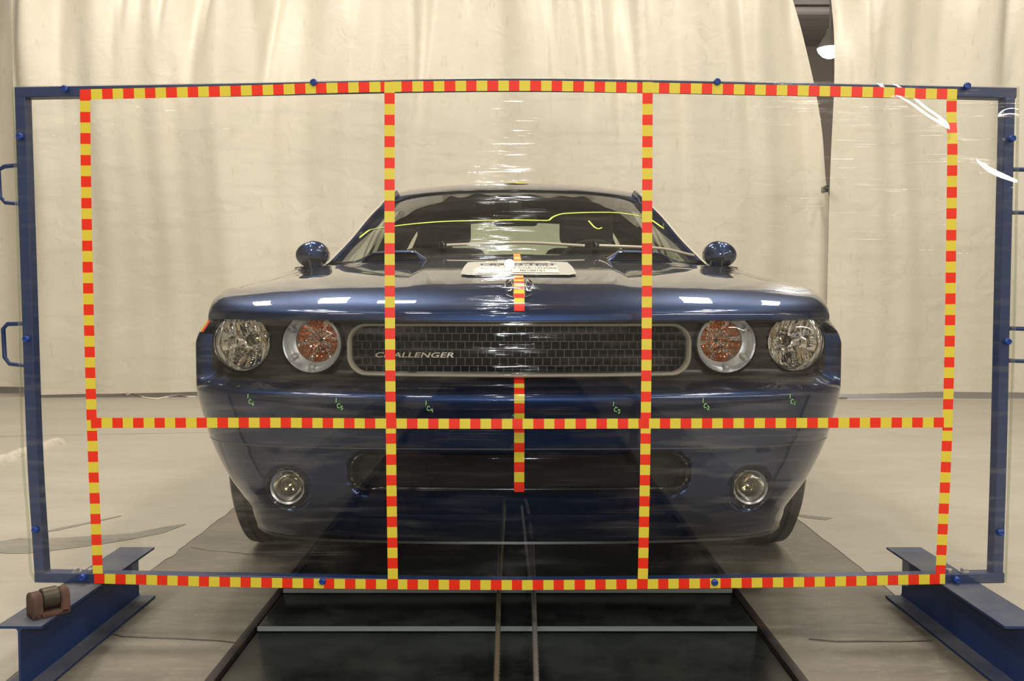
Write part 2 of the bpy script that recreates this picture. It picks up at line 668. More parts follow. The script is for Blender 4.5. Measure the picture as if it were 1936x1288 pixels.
for i, s in enumerate((-1, 1)):
    bm = bmesh.new()
    x0, x1 = sorted((TRX + s * (STRIP_IN - 0.016), TRX + s * (STRIP_IN + 0.006)))
    g_box(bm, (x0, -7, -0.05), (x1, 13, 0.003), 0.002)
    tag(finish('trim_%d' % (i + 1), bm, M['angle']), kind='structure')

slab('ceiling', (-9, -7, 6.0), (9, 19, 6.1), M['ceiling'])
slab('wall_left', (-9.1, -7, 0), (-9.0, 19, 6), M['wall'])
slab('wall_right', (9.0, -7, 0), (9.1, 19, 6), M['wall'])
slab('wall_front', (-9, -7.1, 0), (9, -7.0, 6), M['wall'])
slab('wall_back', (-9, 19.0, 0), (9, 19.1, 6), M['wallfar'])
for i, y in enumerate((9.2, 11.2, 13.4, 15.6)):
    bm = bmesh.new()
    g_box(bm, (-9, y, 5.72), (9, y + 0.14, 6.0), 0.01)
    g_box(bm, (-9, y - 0.06, 5.66), (9, y + 0.20, 5.72), 0.01)
    tag(finish('trim_%d' % (i + 3), bm, M['ceiling']), kind='structure')


# worn stains on the floor paint (thin, shaped like the marks)
def floor_patch(name, pts, m=M['stain'], z=0.0012):
    bm = bmesh.new()
    vs = [bm.verts.new((p.x, p.y, z)) for p in pts]
    f = bm.faces.new(vs)
    bmesh.ops.triangulate(bm, faces=[f])
    o = finish(name, bm, m)
    tag(o, kind='structure')
    return o


def on_floor(px, py):
    d = at(px, py, 1.0) - Vector((0, 0, CAM_H))
    t = -CAM_H / d.z
    return Vector((d.x * t, d.y * t, 0))


top = [(-60, 1030), (0, 1024), (38, 1018), (70, 1019), (130, 1017), (190, 1013), (250, 1009), (310, 997), (350, 991)]
bot = [(352, 992), (310, 1008), (250, 1020), (190, 1030), (130, 1038), (90, 1043), (50, 1047), (10, 1047), (-60, 1042)]
floor_patch('floor_stain', [on_floor(*p) for p in top + bot])
floor_patch('floor_stain', [on_floor(*p) for p in [(70, 1009), (110, 999), (180, 985), (230, 975), (228, 977), (180, 988), (112, 1003)]])
floor_patch('floor_stain', [on_floor(*p) for p in [(1505, 972), (1535, 976), (1575, 980), (1560, 984), (1525, 980), (1506, 976)]])

# expansion joints as thin dark lines
bm = bmesh.new()
for (a, b, wd) in (((395, 818), (170, 822), 0.006), ((160, 822), (-100, 828), 0.006)):
    p, q = on_floor(*a), on_floor(*b)
    n = Vector((-(q - p).y, (q - p).x, 0)).normalized() * wd / 2
    vs = [bm.verts.new(v + Vector((0, 0, 0.001))) for v in (p + n, q + n, q - n, p - n)]
    bm.faces.new(vs)
tag(finish('floor_joint', bm, M['stain']), kind='structure')
# cracks across the bare concrete strip
crk = mat('crack_dark', (0.085, 0.075, 0.058), 0.8)


def crack(pts, wd):
    bm = bmesh.new()
    P = [on_floor(*p) for p in pts]
    A, B = [], []
    for i, p in enumerate(P):
        t = (P[min(i + 1, len(P) - 1)] - P[max(i - 1, 0)]).normalized()
        n = Vector((-t.y, t.x, 0)) * wd * (0.6 + 0.8 * rng.random()) / 2
        A.append(p + n + Vector((0, 0, 0.0006)))
        B.append(p - n + Vector((0, 0, 0.0006)))
    g_grid(bm, [A, B])
    tag(finish('floor_crack', bm, crk), kind='structure')


crack([(362, 1035), (395, 1041), (430, 1043), (470, 1048), (500, 1047), (560, 1044), (600, 1040)], 0.004)
crack([(180, 1188), (230, 1203), (290, 1206), (350, 1208), (420, 1212), (452, 1216)], 0.006)
crack([(1530, 1208), (1580, 1213), (1640, 1212), (1700, 1213), (1760, 1211)], 0.007)


# ================================================================== CURTAINS
CY = 7.6


def curtain(name, label, xl, xr, zb, y0, seed, amp=0.072, nx=300, nz=90, ztop=3.78, edge=None, gather=1.0):
    rg = random.Random(seed)
    fs = [(rg.uniform(1.0, 2.0), rg.uniform(0, 6.28), 0.9), (rg.uniform(3.0, 4.4), rg.uniform(0, 6.28), 0.7),
          (rg.uniform(6.5, 8.5), rg.uniform(0, 6.28), 0.42), (rg.uniform(12, 15), rg.uniform(0, 6.28), 0.26),
          (rg.uniform(21, 26), rg.uniform(0, 6.28), 0.11)]
    pinch = [(rg.uniform(-5, 5), rg.uniform(0.05, 0.13), rg.uniform(1.8, 3.0), rg.uniform(0.4, 1.0)) for _ in range(44)]
    rows = []
    for k in range(nz + 1):
        z01 = k / nz
        row = []
        for i in range(nx + 1):
            u = i / nx
            zz0 = zb + 0.03 * sin(7 * u + seed) * (xr(0) - xl(0)) / 8
            z = zz0 + (ztop - zz0) * z01
            a, b = xl(z), xr(z)
            x = a + (b - a) * u
            xe = x + 0.05 * sin(1.7 * z + x)
            d = sum(A * sin(F * xe + P + 0.25 * sin(z * 0.9 + P)) for F, P, A in fs)
            d *= amp * (0.45 + 0.55 * sstep(0.0, 3.6, z))
            # V-shaped gathers hanging from the rail, dying out downwards
            for (px, wd, zl, st) in pinch:
                t = sstep(zl, 4.4, z)
                if t > 0:
                    wv = wd * (0.35 + 1.3 * t)
                    q = (xe - px) / wv
                    if abs(q) < 3:
                        d += gather * 0.24 * st * t * math.exp(-q * q)
            row.append((x, y0 + d, z))
        rows.append(row)
    bm = bmesh.new()
    g_grid(bm, rows)
    # hem along the bottom
    hem = [[(x, y - 0.006, z + dz) for (x, y, z) in rows[0]] for dz in (-0.002, 0.05)]
    g_grid(bm, hem)
    o = finish(name, bm, M['canvas'], angle=80)
    tag(o, label, 'curtain', 'cream tarpaulin curtains')
    return o


mainL = pchip([(0, -4.02), (1.5, -4.05), (3.3, -4.13), (4.3, -4.2)])
mainR = pchip([(0, 2.82), (1.2, 2.80), (1.55, 2.70), (1.74, 2.625), (2.2, 2.58), (3.28, 2.364), (5.2, 1.95)])
curtain('curtain', 'wide cream tarpaulin curtain hanging behind the blue car', mainL, mainR, 0.055, CY, 11)
rL = pchip([(0, 2.60), (1.74, 2.612), (3.28, 2.638), (5.2, 2.68)])
curtain('curtain', 'cream tarpaulin curtain beside the open gap, under the swirling reflections', rL, lambda z: 5.6, 0.05, CY - 0.1, 5, nx=160)
curtain('curtain', 'shaded cream curtain whose hem ends above a dark brown base, behind the blue loop handles', lambda z: -6.8, lambda z: -3.9, 0.07, CY + 0.28, 23, nx=140, amp=0.04)

# black binder clip where the two curtains meet
root = empty('binder_clip', tuple(at(1563, 357, CY - 0.13)))
tag(root, 'small black binder clip pinching the two curtain edges together', 'clip')
bm = bmesh.new()
g_box(bm, (-0.013, -0.012, -0.026), (0.012, 0.10, 0.026), 0.004)
finish('clip_body', bm, M['trim_black'], root)
for s in (-1, 1):
    bm = bmesh.new()
    g_tube(bm, [(-0.012, -0.004, s * 0.018), (-0.035, -0.006, s * 0.012), (-0.040, -0.006, 0), ], 0.0018, 6)
    finish('wire_arm', bm, M['steel'], root)

# thin white string lying along the foot of the curtain
bm = bmesh.new()
sp = [on_floor(x, y) for x, y in [(248, 739), (253, 745), (262, 741), (275, 745), (290, 750), (310, 752), (330, 748), (350, 745), (372, 748), (400, 747)]]
g_tube(bm, curve_sample([(p.x, p.y - 0.15, 0.006) for p in sp], 60), 0.006, 6)
o = finish('string', bm, mat('white_string', (0.75, 0.72, 0.64), 0.7))
tag(o, 'thin white string lying on the floor along the curtain hem', 'string')
# pale batten lying on the floor outside the frame
p0, p1 = on_floor(-40, 886), on_floor(110, 839)
bm = bmesh.new()
dr = (p1 - p0).normalized()
nn = Vector((-dr.y, dr.x, 0))
rows = []
for k in range(13):
    c = p0 + (p1 - p0) * k / 12 + nn * 0.012 * sin(k * 1.3)
    wd = 0.045 + 0.012 * sin(k * 2.1)
    rows.append([c - nn * wd, c - nn * wd * 0.7 + Vector((0, 0, 0.026)), c + Vector((0, 0, 0.036)), c + nn * wd * 0.7 + Vector((0, 0, 0.026)), c + nn * wd])
V = g_grid(bm, rows)
bm.faces.new(V[0])
bm.faces.new(V[-1])
o = finish('batten', bm, mat('whitewashed_wood', (0.50, 0.46, 0.38), 0.7, noise=((0.36, 0.33, 0.27), 18, 0.45, 0.7)), angle=60)
tag(o, 'whitewashed batten lying on the floor outside the blue frame', 'batten')

# high-bay lamp seen through the gap in the curtains
LP = at(1569, 92, 14.0)
root = empty('pendant_lamp', tuple(LP))
tag(root, 'glowing white high-bay pendant lamp seen through the curtain gap', 'lamp')
bm = bmesh.new()
g_lathe(bm, [(0.03, 0.30), (0.05, 0.29), (0.07, 0.20), (0.12, 0.13), (0.18, 0.04), (0.19, 0.0), (0.178, 0.0), (0.11, 0.11), (0.0, 0.15)], (0, 0, 0), 'z', 40)
finish('reflector', bm, mat('lamp_shade_grey', (0.25, 0.23, 0.2), 0.5), root)
bm = bmesh.new()
g_lathe(bm, [(0.184, 0.0), (0.165, -0.05), (0.11, -0.11), (0.05, -0.14), (0.0, -0.145)], (0, 0, 0), 'z', 40)
finish('diffuser', bm, mat('lamp_glow', (0.9, 0.9, 0.95), 0.4, emit=((0.92, 0.93, 1.0), 14)), root)
bm = bmesh.new()
g_tube(bm, [(0, 0, 0.28), (0, 0, 6.0 - LP.z)], 0.014, 8)
finish('stem', bm, M['steel'], root)
d = bpy.data.lights.new('pendant_glow', 'POINT')
d.energy = 300
d.shadow_soft_size = 0.2
d.color = (0.95, 0.95, 1.0)
lo = bpy.data.objects.new('pendant_glow', d)
COL.objects.link(lo)
lo.location = (LP.x, LP.y, LP.z - 0.5)

# ================================================================== PIT COVERS AND ROPES
PY = [(0.9, 2.245, 0.0, 'clear dusty pit cover sheet nearest the camera, at the foot of the picture'),
      (2.25, 2.505, 0.012, 'narrow dusty pit cover sheet between two pale joints, before the striped panel'),
      (2.51, 7.4, 0.024, 'long dark pit cover sheet running on beneath the car')]
labels = ['dusty clear pit cover sheet with both ropes running off its near edge',
          'narrow dusty pit cover strip between the two pale joint lines',
          'long dark pit cover sheet running on beneath the car']
for (y0, y1, z, _), lb in zip(PY, labels):
    root = empty('pit_cover', (TRX, y0, z))
    tag(root, lb, 'pit cover', 'clear covers over the pit')
    bm = bmesh.new()
    g_box(bm, (-0.628, 0.003, -0.012), (0.628, y1 - y0, 0.0), 0.002)
    finish('sheet', bm, M['pitplate'], root)
    bm = bmesh.new()
    g_box(bm, (-0.628, -0.001, -0.011), (0.628, 0.003, 0.0005))
    finish('front_edge', bm, M['plate_edge'], root)


def rope(name, label, x0, x1, m):
    bm = bmesh.new()
    n, L0, L1 = 24, 0.9, 7.0
    seg = 900
    rows = []
    for k in range(seg + 1):
        y = L0 + (L1 - L0) * k / seg
        x = x0 + (x1 - x0) * (y - 1.8) / 0.7
        x = min(x, x0 + (x1 - x0) * 1.6) if x1 > x0 else max(x, x0 + (x1 - x0) * 1.6)
        z = 0.0345
        row = []
        for j in range(n):
            t = 2 * pi * j / n
            r = 0.0058 + 0.0012 * cos(6 * t + y * 2 * pi / 0.011 * 0.5)
            row.append((x + r * cos(t), y, z + r * sin(t)))
        rows.append(row)
    g_grid(bm, rows, closed=True)
    o = finish(name, bm, m, angle=70)
    tag(o, label, 'rope', 'steel tow ropes over the pit')


rope('steel_rope', 'dark greasy steel tow rope lying over the pit covers', -0.032, -0.036, M['rope_dark'])
rope('steel_rope', 'bright steel tow rope lying over the pit covers', 0.050, 0.060, M['rope'])

# ================================================================== PANEL STAND
PYW = 2.19
panel = empty('clear_panel_stand', (0.0, PYW, 0.0))
tag(panel, 'clear acrylic panel gridded with red and yellow tape in a blue steel frame', 'panel stand')
OFF = Vector((0, -PYW, 0))


def pp(px, py, Y=PYW):
    return at(px, py, Y) + OFF


def poly_px(pts, n, Y=PYW):
    """smooth run of panel points through photo points"""
    f = curve_sample([(p[0], p[1]) for p in pts], n)
    return [pp(p[0], p[1], Y) for p in f]


T = 0.0254
# sheet
bm = bmesh.new()
topl = poly_px([(25, 164), (400, 158), (968, 149), (1500, 156), (1925, 164)], 40)
botl = poly_px([(60, 1101), (500, 1110), (968, 1116.5), (1450, 1112), (1902, 1103)], 40)
# the sheet is bent a little round its last bolts, shaped so the added long lights show there as swirls
SWIRL = [at(x, y, PYW) for x, y in ((1640, 150), (1700, 176), (1750, 212), (1790, 240), (1815, 268), (1840, 300), (1868, 322), (1900, 337), (1960, 356))]
SWIRL = curve_sample([(p.x, p.z) for p in SWIRL], 60)
BOLT = at(1909, 247, PYW)


def warp(p):
    q = Vector((p.x, p.z))
    k = min(range(60), key=lambda t: (SWIRL[t] - q).length)
    a, b = SWIRL[k], SWIRL[k + 1]
    t = (b - a).normalized()
    n = Vector((-t.y, t.x))
    if n.y < 0:
        n = -n
    sd = (q - a).dot(n)
    wd_ = 0.020
    f = 0.138 * wd_ * math.erf(sd / wd_) * math.exp(-(sd / 0.10) ** 2) * sstep(0.80, 0.92, p.x)
    r = hypot(p.x - BOLT.x, p.z - BOLT.z)
    f += 0.160 * 0.013 * math.erf((r - 0.045) / 0.013) * math.exp(-((r - 0.045) / 0.05) ** 2)
    return f


NX, NZ = 330, 150
rows = []
for k in range(NZ + 1):
    v = k / NZ
    v = v * 0.35 if v < 0.6 else 0.21 + (v - 0.6) / 0.4 * 0.79
    row = []
    for i in range(NX + 1):
        u = i / NX
        u = u * 2.0 if u < 0.40 else 0.80 + (u - 0.40) / 0.60 * 0.20
        j = min(int(u * 40), 39)
        f = u * 40 - j
        p = topl[j].lerp(topl[j + 1], f).lerp(botl[j].lerp(botl[j + 1], f), v) + Vector((0, -0.006, 0))
        if p.x > 0.75 and p.z > 0.9:
            p.y += warp(p)
        row.append(p)
    rows.append(row)
g_grid(bm, rows)
sheet = finish('acrylic_sheet', bm, M['acrylic'], panel, angle=180)
# the sheet's pale sawn edges
bm = bmesh.new()
eL = poly_px([(25, 163), (36, 560), (43, 860), (54, 1000), (59, 1088), (68, 1101)], 20)
eR = poly_px([(1925, 163), (1919, 560), (1909, 860), (1901, 1102)], 14)
for run in (eL, eR):
    g_grid(bm, [[p + Vector((sx, sy, 0)) for p in run] for sx, sy in ((-0.0006, -0.006), (0.0006, -0.006), (0.0006, 0.006), (-0.0006, 0.006), (-0.0006, -0.006))])
g_grid(bm, [[p + Vector((0, -0.006, 0)) for p in topl], [p + Vector((0, 0.002, 0.0025)) for p in topl]])
finish('sheet_edge', bm, M['acrylic_edge'], panel)


def square_tube(name, run, wdt, dep):
    bm = bmesh.new()
    rows = []
    n = len(run)
    for i, p in enumerate(run):
        t = (run[min(i + 1, n - 1)] - run[max(i - 1, 0)]).normalized()
        u = Vector((0, 1, 0)).cross(t).normalized()
        b = 0.002
        prof = []
        for (a, c) in ((-1, 0), (1, 0), (1, 1), (-1, 1)):
            prof.append((a, c))
        hw = wdt / 2
        ring = [(-hw + b, 0), (hw - b, 0), (hw, b), (hw, dep - b), (hw - b, dep), (-hw + b, dep), (-hw, dep - b), (-hw, b)]
        rows.append([p + u * a + Vector((0, c, 0)) for a, c in ring])
    V = g_grid(bm, rows, closed=True)
    bm.faces.new(V[0])
    bm.faces.new(V[-1])
    return finish(name, bm, M['blue'], panel, angle=30)


FY = PYW + 0.001
square_tube('frame_rail', poly_px([(27.5, 174), (400, 168), (968, 158.5), (1500, 166.5), (1922, 175.5)], 30, FY), T, 0.032)
square_tube('frame_rail', poly_px([(65, 1092.5), (500, 1100), (968, 1107), (1450, 1102), (1899, 1093.5)], 30, FY), T, 0.032)
square_tube('frame_post', poly_px([(37, 183), (49.5, 560), (60, 860), (74, 1084)], 20, FY), T, 0.032)
square_tube('frame_post', poly_px([(1910, 184), (1901, 560), (1894.5, 860), (1887.5, 1085)], 20, FY), T, 0.032)

# tape runs: alternate one-inch squares
def tape(name, pts, first, off, parent=panel):
    n = 200
    run = poly_px(pts, n, PYW - 0.0065 - off)
    for p in run:
        if p.x > 0.75 and p.z > 0.9:
            p.y += warp(p)
    s = [0.0]
    for a, b in zip(run, run[1:]):
        s.append(s[-1] + (b - a).length)
    fx = [pchip([(s[i], run[i][k]) for i in range(0, n + 1, 4)]) for k in range(3)]
    bm = bmesh.new()
    k = 0
    pos = 0.0
    while pos < s[-1] - 0.002:
        e = min(pos + T * (1 + 0.03 * math.sin(k * 1.7)), s[-1])
        a = Vector([f(pos) for f in fx])
        b = Vector([f(e) for f in fx])
        t = (b - a).normalized()
        u = Vector((0, 1, 0)).cross(t).normalized() * (T * 0.5 * 0.96)
        col = (k + first) % 2
        vs = [bm.verts.new(v) for v in (a + u, b + u, b - u, a - u)]
        f = bm.faces.new(vs)
        f.material_index = col
        k += 1
        pos = e
    o = finish(name, bm, [M['tape_y'], M['tape_r']], parent, recalc=False)
    return o


tape('tape_strip', [(152, 179), (400, 173), (735, 164), (980, 162), (1230, 166), (1500, 171), (1810, 178)], 1, 0.0004)
tape('tape_strip', [(178, 1094), (500, 1102), (735, 1105), (980, 1106.5), (1230, 1104.5), (1500, 1101), (1787, 1095)], 1, 0.0004)
tape('tape_strip', [(172, 800), (500, 799.5), (740, 801), (980, 801.5), (1222, 801), (1500, 800), (1801, 799)], 1, 0.0008)
tape('tape_strip', [(160.5, 170), (162, 300), (167, 560), (173.5, 800), (185, 1085)], 1, 0.0)
tape('tape_strip', [(1800, 170), (1799.5, 300), (1797, 560), (1791.5, 800), (1778, 1086)], 0, 0.0)
tape('tape_strip', [(736.5, 155), (736.5, 400), (737.5, 650), (739.5, 860), (743, 1114)], 0, 0.0006)
tape('tape_strip', [(1224.5, 155), (1223.5, 400), (1222.5, 650), (1220, 860), (1215, 1112)], 0, 0.0006)

# round blue bolt caps through the sheet
for px, py in [(123, 168), (593, 156), (1356, 155), (38, 258), (50, 641), (67, 1002), (610, 1099), (1351, 1101), (157, 1092), (1808, 1096.5), (1891, 1007), (1905, 646), (1913, 262), (1828, 163)]:
    c = pp(px, py, PYW - 0.007)
    bm = bmesh.new()
    g_lathe(bm, [(0.0085, 0.0), (0.0085, -0.003), (0.0072, -0.0065), (0.005, -0.0075), (0.004, -0.006), (0.0, -0.006)], c, 'y', 20)
    finish('bolt_cap', bm, M['bolt_blue'], panel)

# loop handles on the posts
for pts in ([(44, 311), (8, 315), (-3, 322), (0, 372), (10, 383), (46, 386)],
            [(48, 612), (14, 613), (6, 622), (9, 676), (18, 688), (56, 692)],
            [(1914, 320.5), (1944, 321), (1950, 328), (1950, 395), (1944, 402), (1912, 402)],
            [(1908, 621), (1938, 622), (1944, 630), (1944, 676), (1938, 683), (1906, 682)]):
    bm = bmesh.new()
    P3 = [pp(x, y, PYW + 0.016) for x, y in pts]
    sm = []
    for i, p in enumerate(P3):
        if 0 < i < len(P3) - 1:
            for q in (0.35, 0.15):
                pass
        sm.append(p)
    g_tube(bm, sm, 0.0052, 10)
    finish('handle', bm, M['blue'], panel, angle=60)


# the two I-beams the frame is bolted to
def beam(cx, name='base_beam'):
    bm = bmesh.new()
    y0, y1 = 1.90 - PYW, 2.512 - PYW
    H, Wd, tf, tw = 0.142, 0.096, 0.0055, 0.005
    g = []
    r = 0.006
    half = [(-Wd / 2, 0), (Wd / 2, 0), (Wd / 2, tf), (tw / 2 + r, tf), (tw / 2 + 0.0018, tf + 0.0018), (tw / 2, tf + r), (tw / 2, H - tf - r),
            (tw / 2 + 0.0018, H - tf - 0.0018), (tw / 2 + r, H - tf), (Wd / 2, H - tf), (Wd / 2, H), (-Wd / 2, H), (-Wd / 2, H - tf),
            (-tw / 2 - r, H - tf), (-tw / 2 - 0.0018, H - tf - 0.0018), (-tw / 2, H - tf - r), (-tw / 2, tf + r),
            (-tw / 2 - 0.0018, tf + 0.0018), (-tw / 2 - r, tf), (-Wd / 2, tf)]
    rows = [[(cx + x, y0 + (y1 - y0) * k / 4, z) for x, z in half] for k in range(5)]
    V = g_grid(bm, rows, closed=True)
    for k in (0, 4):
        R = V[k]
        bm.faces.new([R[q] for q in (0, 1, 2, 3, 18, 19)])
        bm.faces.new([R[q] for q in (3, 4, 5, 6, 7, 8, 13, 14, 15, 16, 17, 18)])
        bm.faces.new([R[q] for q in (8, 9, 10, 11, 12, 13)])
    for f in bm.faces:
        f.normal_update()
        if abs(f.normal.z) > 0.8:
            f.material_index = 1
    return finish(name, bm, [M['blue'], M['blue_dusty']], panel, angle=25)


bmL = beam(-1.047)
bmR = beam(1.094)


def hexbolt(px, py, parent):
    c = pp(px, py, PYW + 0.017)
    c.z += 0.002
    bm = bmesh.new()
    g_lathe(bm, [(0.0, -0.004), (0.0125, -0.004), (0.0125, -0.001), (0.0, -0.001)], c, 'z', 24)
    bm2 = [(0.0085, -0.001), (0.0085, 0.006), (0.007, 0.0075), (0.0, 0.0075)]
    g_lathe(bm, bm2, c, 'z', 6)
    finish('hex_bolt', bm, M['steel'], parent, angle=25)


for px, py in ((144, 1081), (172, 1082)):
    hexbolt(px, py, bmL)
for px, py in ((1794, 1083), (1822, 1081)):
    hexbolt(px, py, bmR)

# rusty roller block standing on the beam's top flange
RB = Vector((-1.020, 1.972, 0.1425))
root = empty('roller_block', tuple(RB))
root.rotation_euler = (0, 0, radians(46))
tag(root, 'rusty brown steel roller block standing on a blue I-beam end', 'roller')
bm = bmesh.new()
g_box(bm, (-0.039, -0.0215, 0.0), (0.039, 0.0215, 0.012), 0.003)
finish('base_plate', bm, M['rust'], root)
for s in (-1, 1):
    bm = bmesh.new()
    prof = [(-0.0215, 0.0), (0.0215, 0.0), (0.0215, 0.042), (0.015, 0.053), (0.0, 0.057), (-0.015, 0.053), (-0.0215, 0.042)]
    xa, xb = (-0.039, -0.017) if s < 0 else (0.020, 0.039)
    A = [bm.verts.new((xa, y, z)) for y, z in prof]
    B = [bm.verts.new((xb, y, z)) for y, z in prof]
    bm.faces.new(A)
    bm.faces.new(B)
    for i in range(len(prof)):
        k = (i + 1) % len(prof)
        bm.faces.new((A[i], A[k], B[k], B[i]))
    bmesh.ops.bevel(bm, geom=list(bm.edges), offset=0.002, segments=2, affect='EDGES')
    finish('cheek_plate', bm, M['rust'], root)
bm = bmesh.new()
g_lathe(bm, [(0.0, -0.0155), (0.0215, -0.0155), (0.023, -0.0135), (0.023, 0.0165), (0.0215, 0.0185), (0.0, 0.0185)], (0, 0, 0.037), 'x', 32)
finish('roller', bm, M['roller'], root)

# ================================================================== CAR
CARY = 2.23
car = empty('car', (0.018, CARY, 0.0))
tag(car, 'dark blue two-door muscle car facing the camera behind the clear panel', 'car')

PLAN = curve_sample([(0, 0), (.2, .003), (.4, .016), (.58, .045), (.735, .095), (.815, .15), (.868, .22), (.900, .31), (.920, .42), (.932, .56)], 240)
yf = pchip([(p[0], p[1]) for p in PLAN[::8]])
PN = []
for i, p in enumerate(PLAN):
    a, b = PLAN[max(i - 1, 0)], PLAN[min(i + 1, len(PLAN) - 1)]
    t = (b - a).normalized()
    PN.append(Vector((-t[1], t[0])))          # inward (towards the car)
PN[0] = Vector((0, 1))
ARC = [0.0]
for a, b in zip(PLAN, PLAN[1:]):
    ARC.append(ARC[-1] + (b - a).length)

d_mid = pchip([(.20, .105), (.22, .085), (.26, .062), (.30, .045), (.34, .034), (.40, .026), (.44, .022), (.46, .018), (.52, .012), (.565, .002), (.585, 0), (.60, .003), (.63, .018), (.655, .03), (.70, .03), (.80, .03)])
d_cor = pchip([(.20, .158), (.22, .150), (.26, .138), (.29, .118), (.34, .085), (.40, .055), (.45, .035), (.50, .02), (.565, .004), (.60, 0), (.71, 0), (.745, .010), (.77, .026), (.80, .052)])
UE = 0.962


def recess(u, z):
    a = (UE - 2.7 * max(0.0, z - 0.741) - u) / 0.020
    b = min((z - 0.593) / 0.048, (0.7765 - z) / 0.004)
    a, b = min(a, 1.0), min(b, 1.0)
    q = hypot(max(1 - a, 0), max(1 - b, 0))
    return sstep(0, 1, 1 - q)


def intake(x, z):
    qx, qz = max(abs(x) - 0.385, 0), max(abs(z - 0.395) - 0.006, 0)
    return sstep(0.052, 0.040, hypot(qx, qz))


FOG = (0.600, 0.348, 0.047)


def fascia(i, z, sgn):
    p, n, u = PLAN[i], PN[i], ARC[i]
    wgt = sstep(0.60, 0.89, p[0])
    d = d_mid(z) * (1 - wgt) + d_cor(z) * wgt
    r = recess(u, z) if z > 0.58 else 0.0
    d += 0.058 * r
    k = intake(p[0], z)
    d += 0.075 * k
    fg = sstep(0.062, 0.050, hypot(p[0] - FOG[0], z - FOG[1]))
    d += 0.022 * fg
    q = p + n * d
    return Vector((sgn * q[0], q[1], z)), r, k


zs = []
z = 0.20
while z < 0.802:
    zs.append(z)
    z += 0.0018 if 0.765 < z < 0.785 else 0.0045
LAMP_O = dict(x=0.725, z=0.721, r=0.0755, y=0.150)
LAMP_I = dict(x=0.530, z=0.721, r=0.0765, y=0.092)
NI = len(PLAN)
idx = [(-1, i) for i in range(NI - 1, 0, -1)] + [(1, i) for i in range(NI)]
data = [[fascia(i, z, s) for (s, i) in idx] for z in zs]


def cls(a, b):
    """which piece of the nose a face belongs to"""
    v = [data[a][b], data[a][b + 1], data[a + 1][b], data[a + 1][b + 1]]
    c = sum((q[0] for q in v), Vector()) / 4
    r = sum(q[1] for q in v) / 4
    k = sum(q[2] for q in v) / 4
    for Lp in (LAMP_O, LAMP_I):
        if hypot(abs(c.x) - Lp['x'], c.z - Lp['z']) < Lp['r'] + 0.001 and c.z < 0.779:
            return 'hole'
    if hypot(abs(c.x) - FOG[0], c.z - FOG[1]) < FOG[2]:
        return 'hole'
    if abs(c.x) < 0.425 and 0.648 < c.z < 0.768 and r > 0.5:
        return 'hole'                      # the grille opening
    if k > 0.93:
        return 'intake'
    if r > 0.80 or (c.z > 0.7755 and abs(c.x) < 0.865):
        return 'panel'
    return 'bumper'


CL = [[cls(a, b) for b in range(len(idx) - 1)] for a in range(len(zs) - 1)]
R3 = [[q[0] for q in row] for row in data]
for nm, kind, m in (('front_bumper', 'bumper', M['paint']), ('headlamp_panel', 'panel', M['black']), ('lower_grille', 'intake', M['void'])):
    bm = bmesh.new()
    g_grid(bm, R3, keep=lambda i, j: CL[i][j] == kind)
    drop_loose(bm)
    finish(nm, bm, m, car, angle=50)



def nose(x, z, out=0.0):
    """point on the nose surface at lateral x, height z, lifted outwards"""
    sg = 1 if x >= 0 else -1
    ax = abs(x)
    lo_, hi_ = 0, NI - 1
    while hi_ - lo_ > 1:
        m_ = (lo_ + hi_) // 2
        if fascia(m_, z, 1)[0].x <= ax:
            lo_ = m_
        else:
            hi_ = m_
    a, b = fascia(lo_, z, 1)[0], fascia(hi_, z, 1)[0]
    t = min(1.0, max(0.0, (ax - a.x) / max(b.x - a.x, 1e-9)))
    p = a.lerp(b, t)
    n = PN[lo_]
    return Vector((sg * (ax - n[0] * out), p.y - n[1] * out, z))


bm = bmesh.new()
pts = []
for k in range(120):
    a = 2 * pi * k / 120
    ca, sa = cos(a), sin(a)
    x = (0.385 if ca > 0 else -0.385) + 0.0440 * ca
    pts.append((x, 0.395 + (0.006 if sa > 0 else -0.006) + 0.0440 * sa))
# straight runs between the rounded ends
run = []
for (x0, z0), (x1, z1) in zip(pts, pts[1:] + pts[:1]):
    n = max(1, int(abs(x1 - x0) / 0.02))
    for k in range(n):
        run.append((x0 + (x1 - x0) * k / n, z0 + (z1 - z0) * k / n))
g_tube(bm, [nose(x, z, -0.004) for x, z in run], 0.0075, 8, closed=True)
finish('intake_rim', bm, M['trim_black'], car, angle=60)

# seam line across the bumper
bm = bmesh.new()
seam_rows = []
for (s, i) in idx:
    z = 0.462 - 0.004 * sstep(0.3, 0.9, PLAN[i][0])
    q = fascia(i, z, s)[0]
    n = PN[i]
    o_ = Vector((-s * n[0], -n[1], 0)) * 0.0006
    seam_rows.append([q + o_ + Vector((0, 0, 0.0011)), q + o_ - Vector((0, 0, 0.0011))])
g_grid(bm, seam_rows)
finish('bumper_seam', bm, mat('seam_grey', (0.09, 0.085, 0.08), 0.4), car)
# black lip under the bumper and the dark wall behind grille
bm = bmesh.new()
lip = []
for (s, i) in idx:
    if ARC[i] > 0.93:
        continue
    q = fascia(i, 0.205, s)[0]
    n = PN[i]
    lip.append([q + Vector((0, 0.0, 0.012)), q + Vector((0, -0.004, -0.004)), q + Vector((0, 0.03, -0.012)), q + Vector((0, 0.12, 0.0))])
g_grid(bm, lip)
finish('chin_spoiler', bm, M['black'], car)

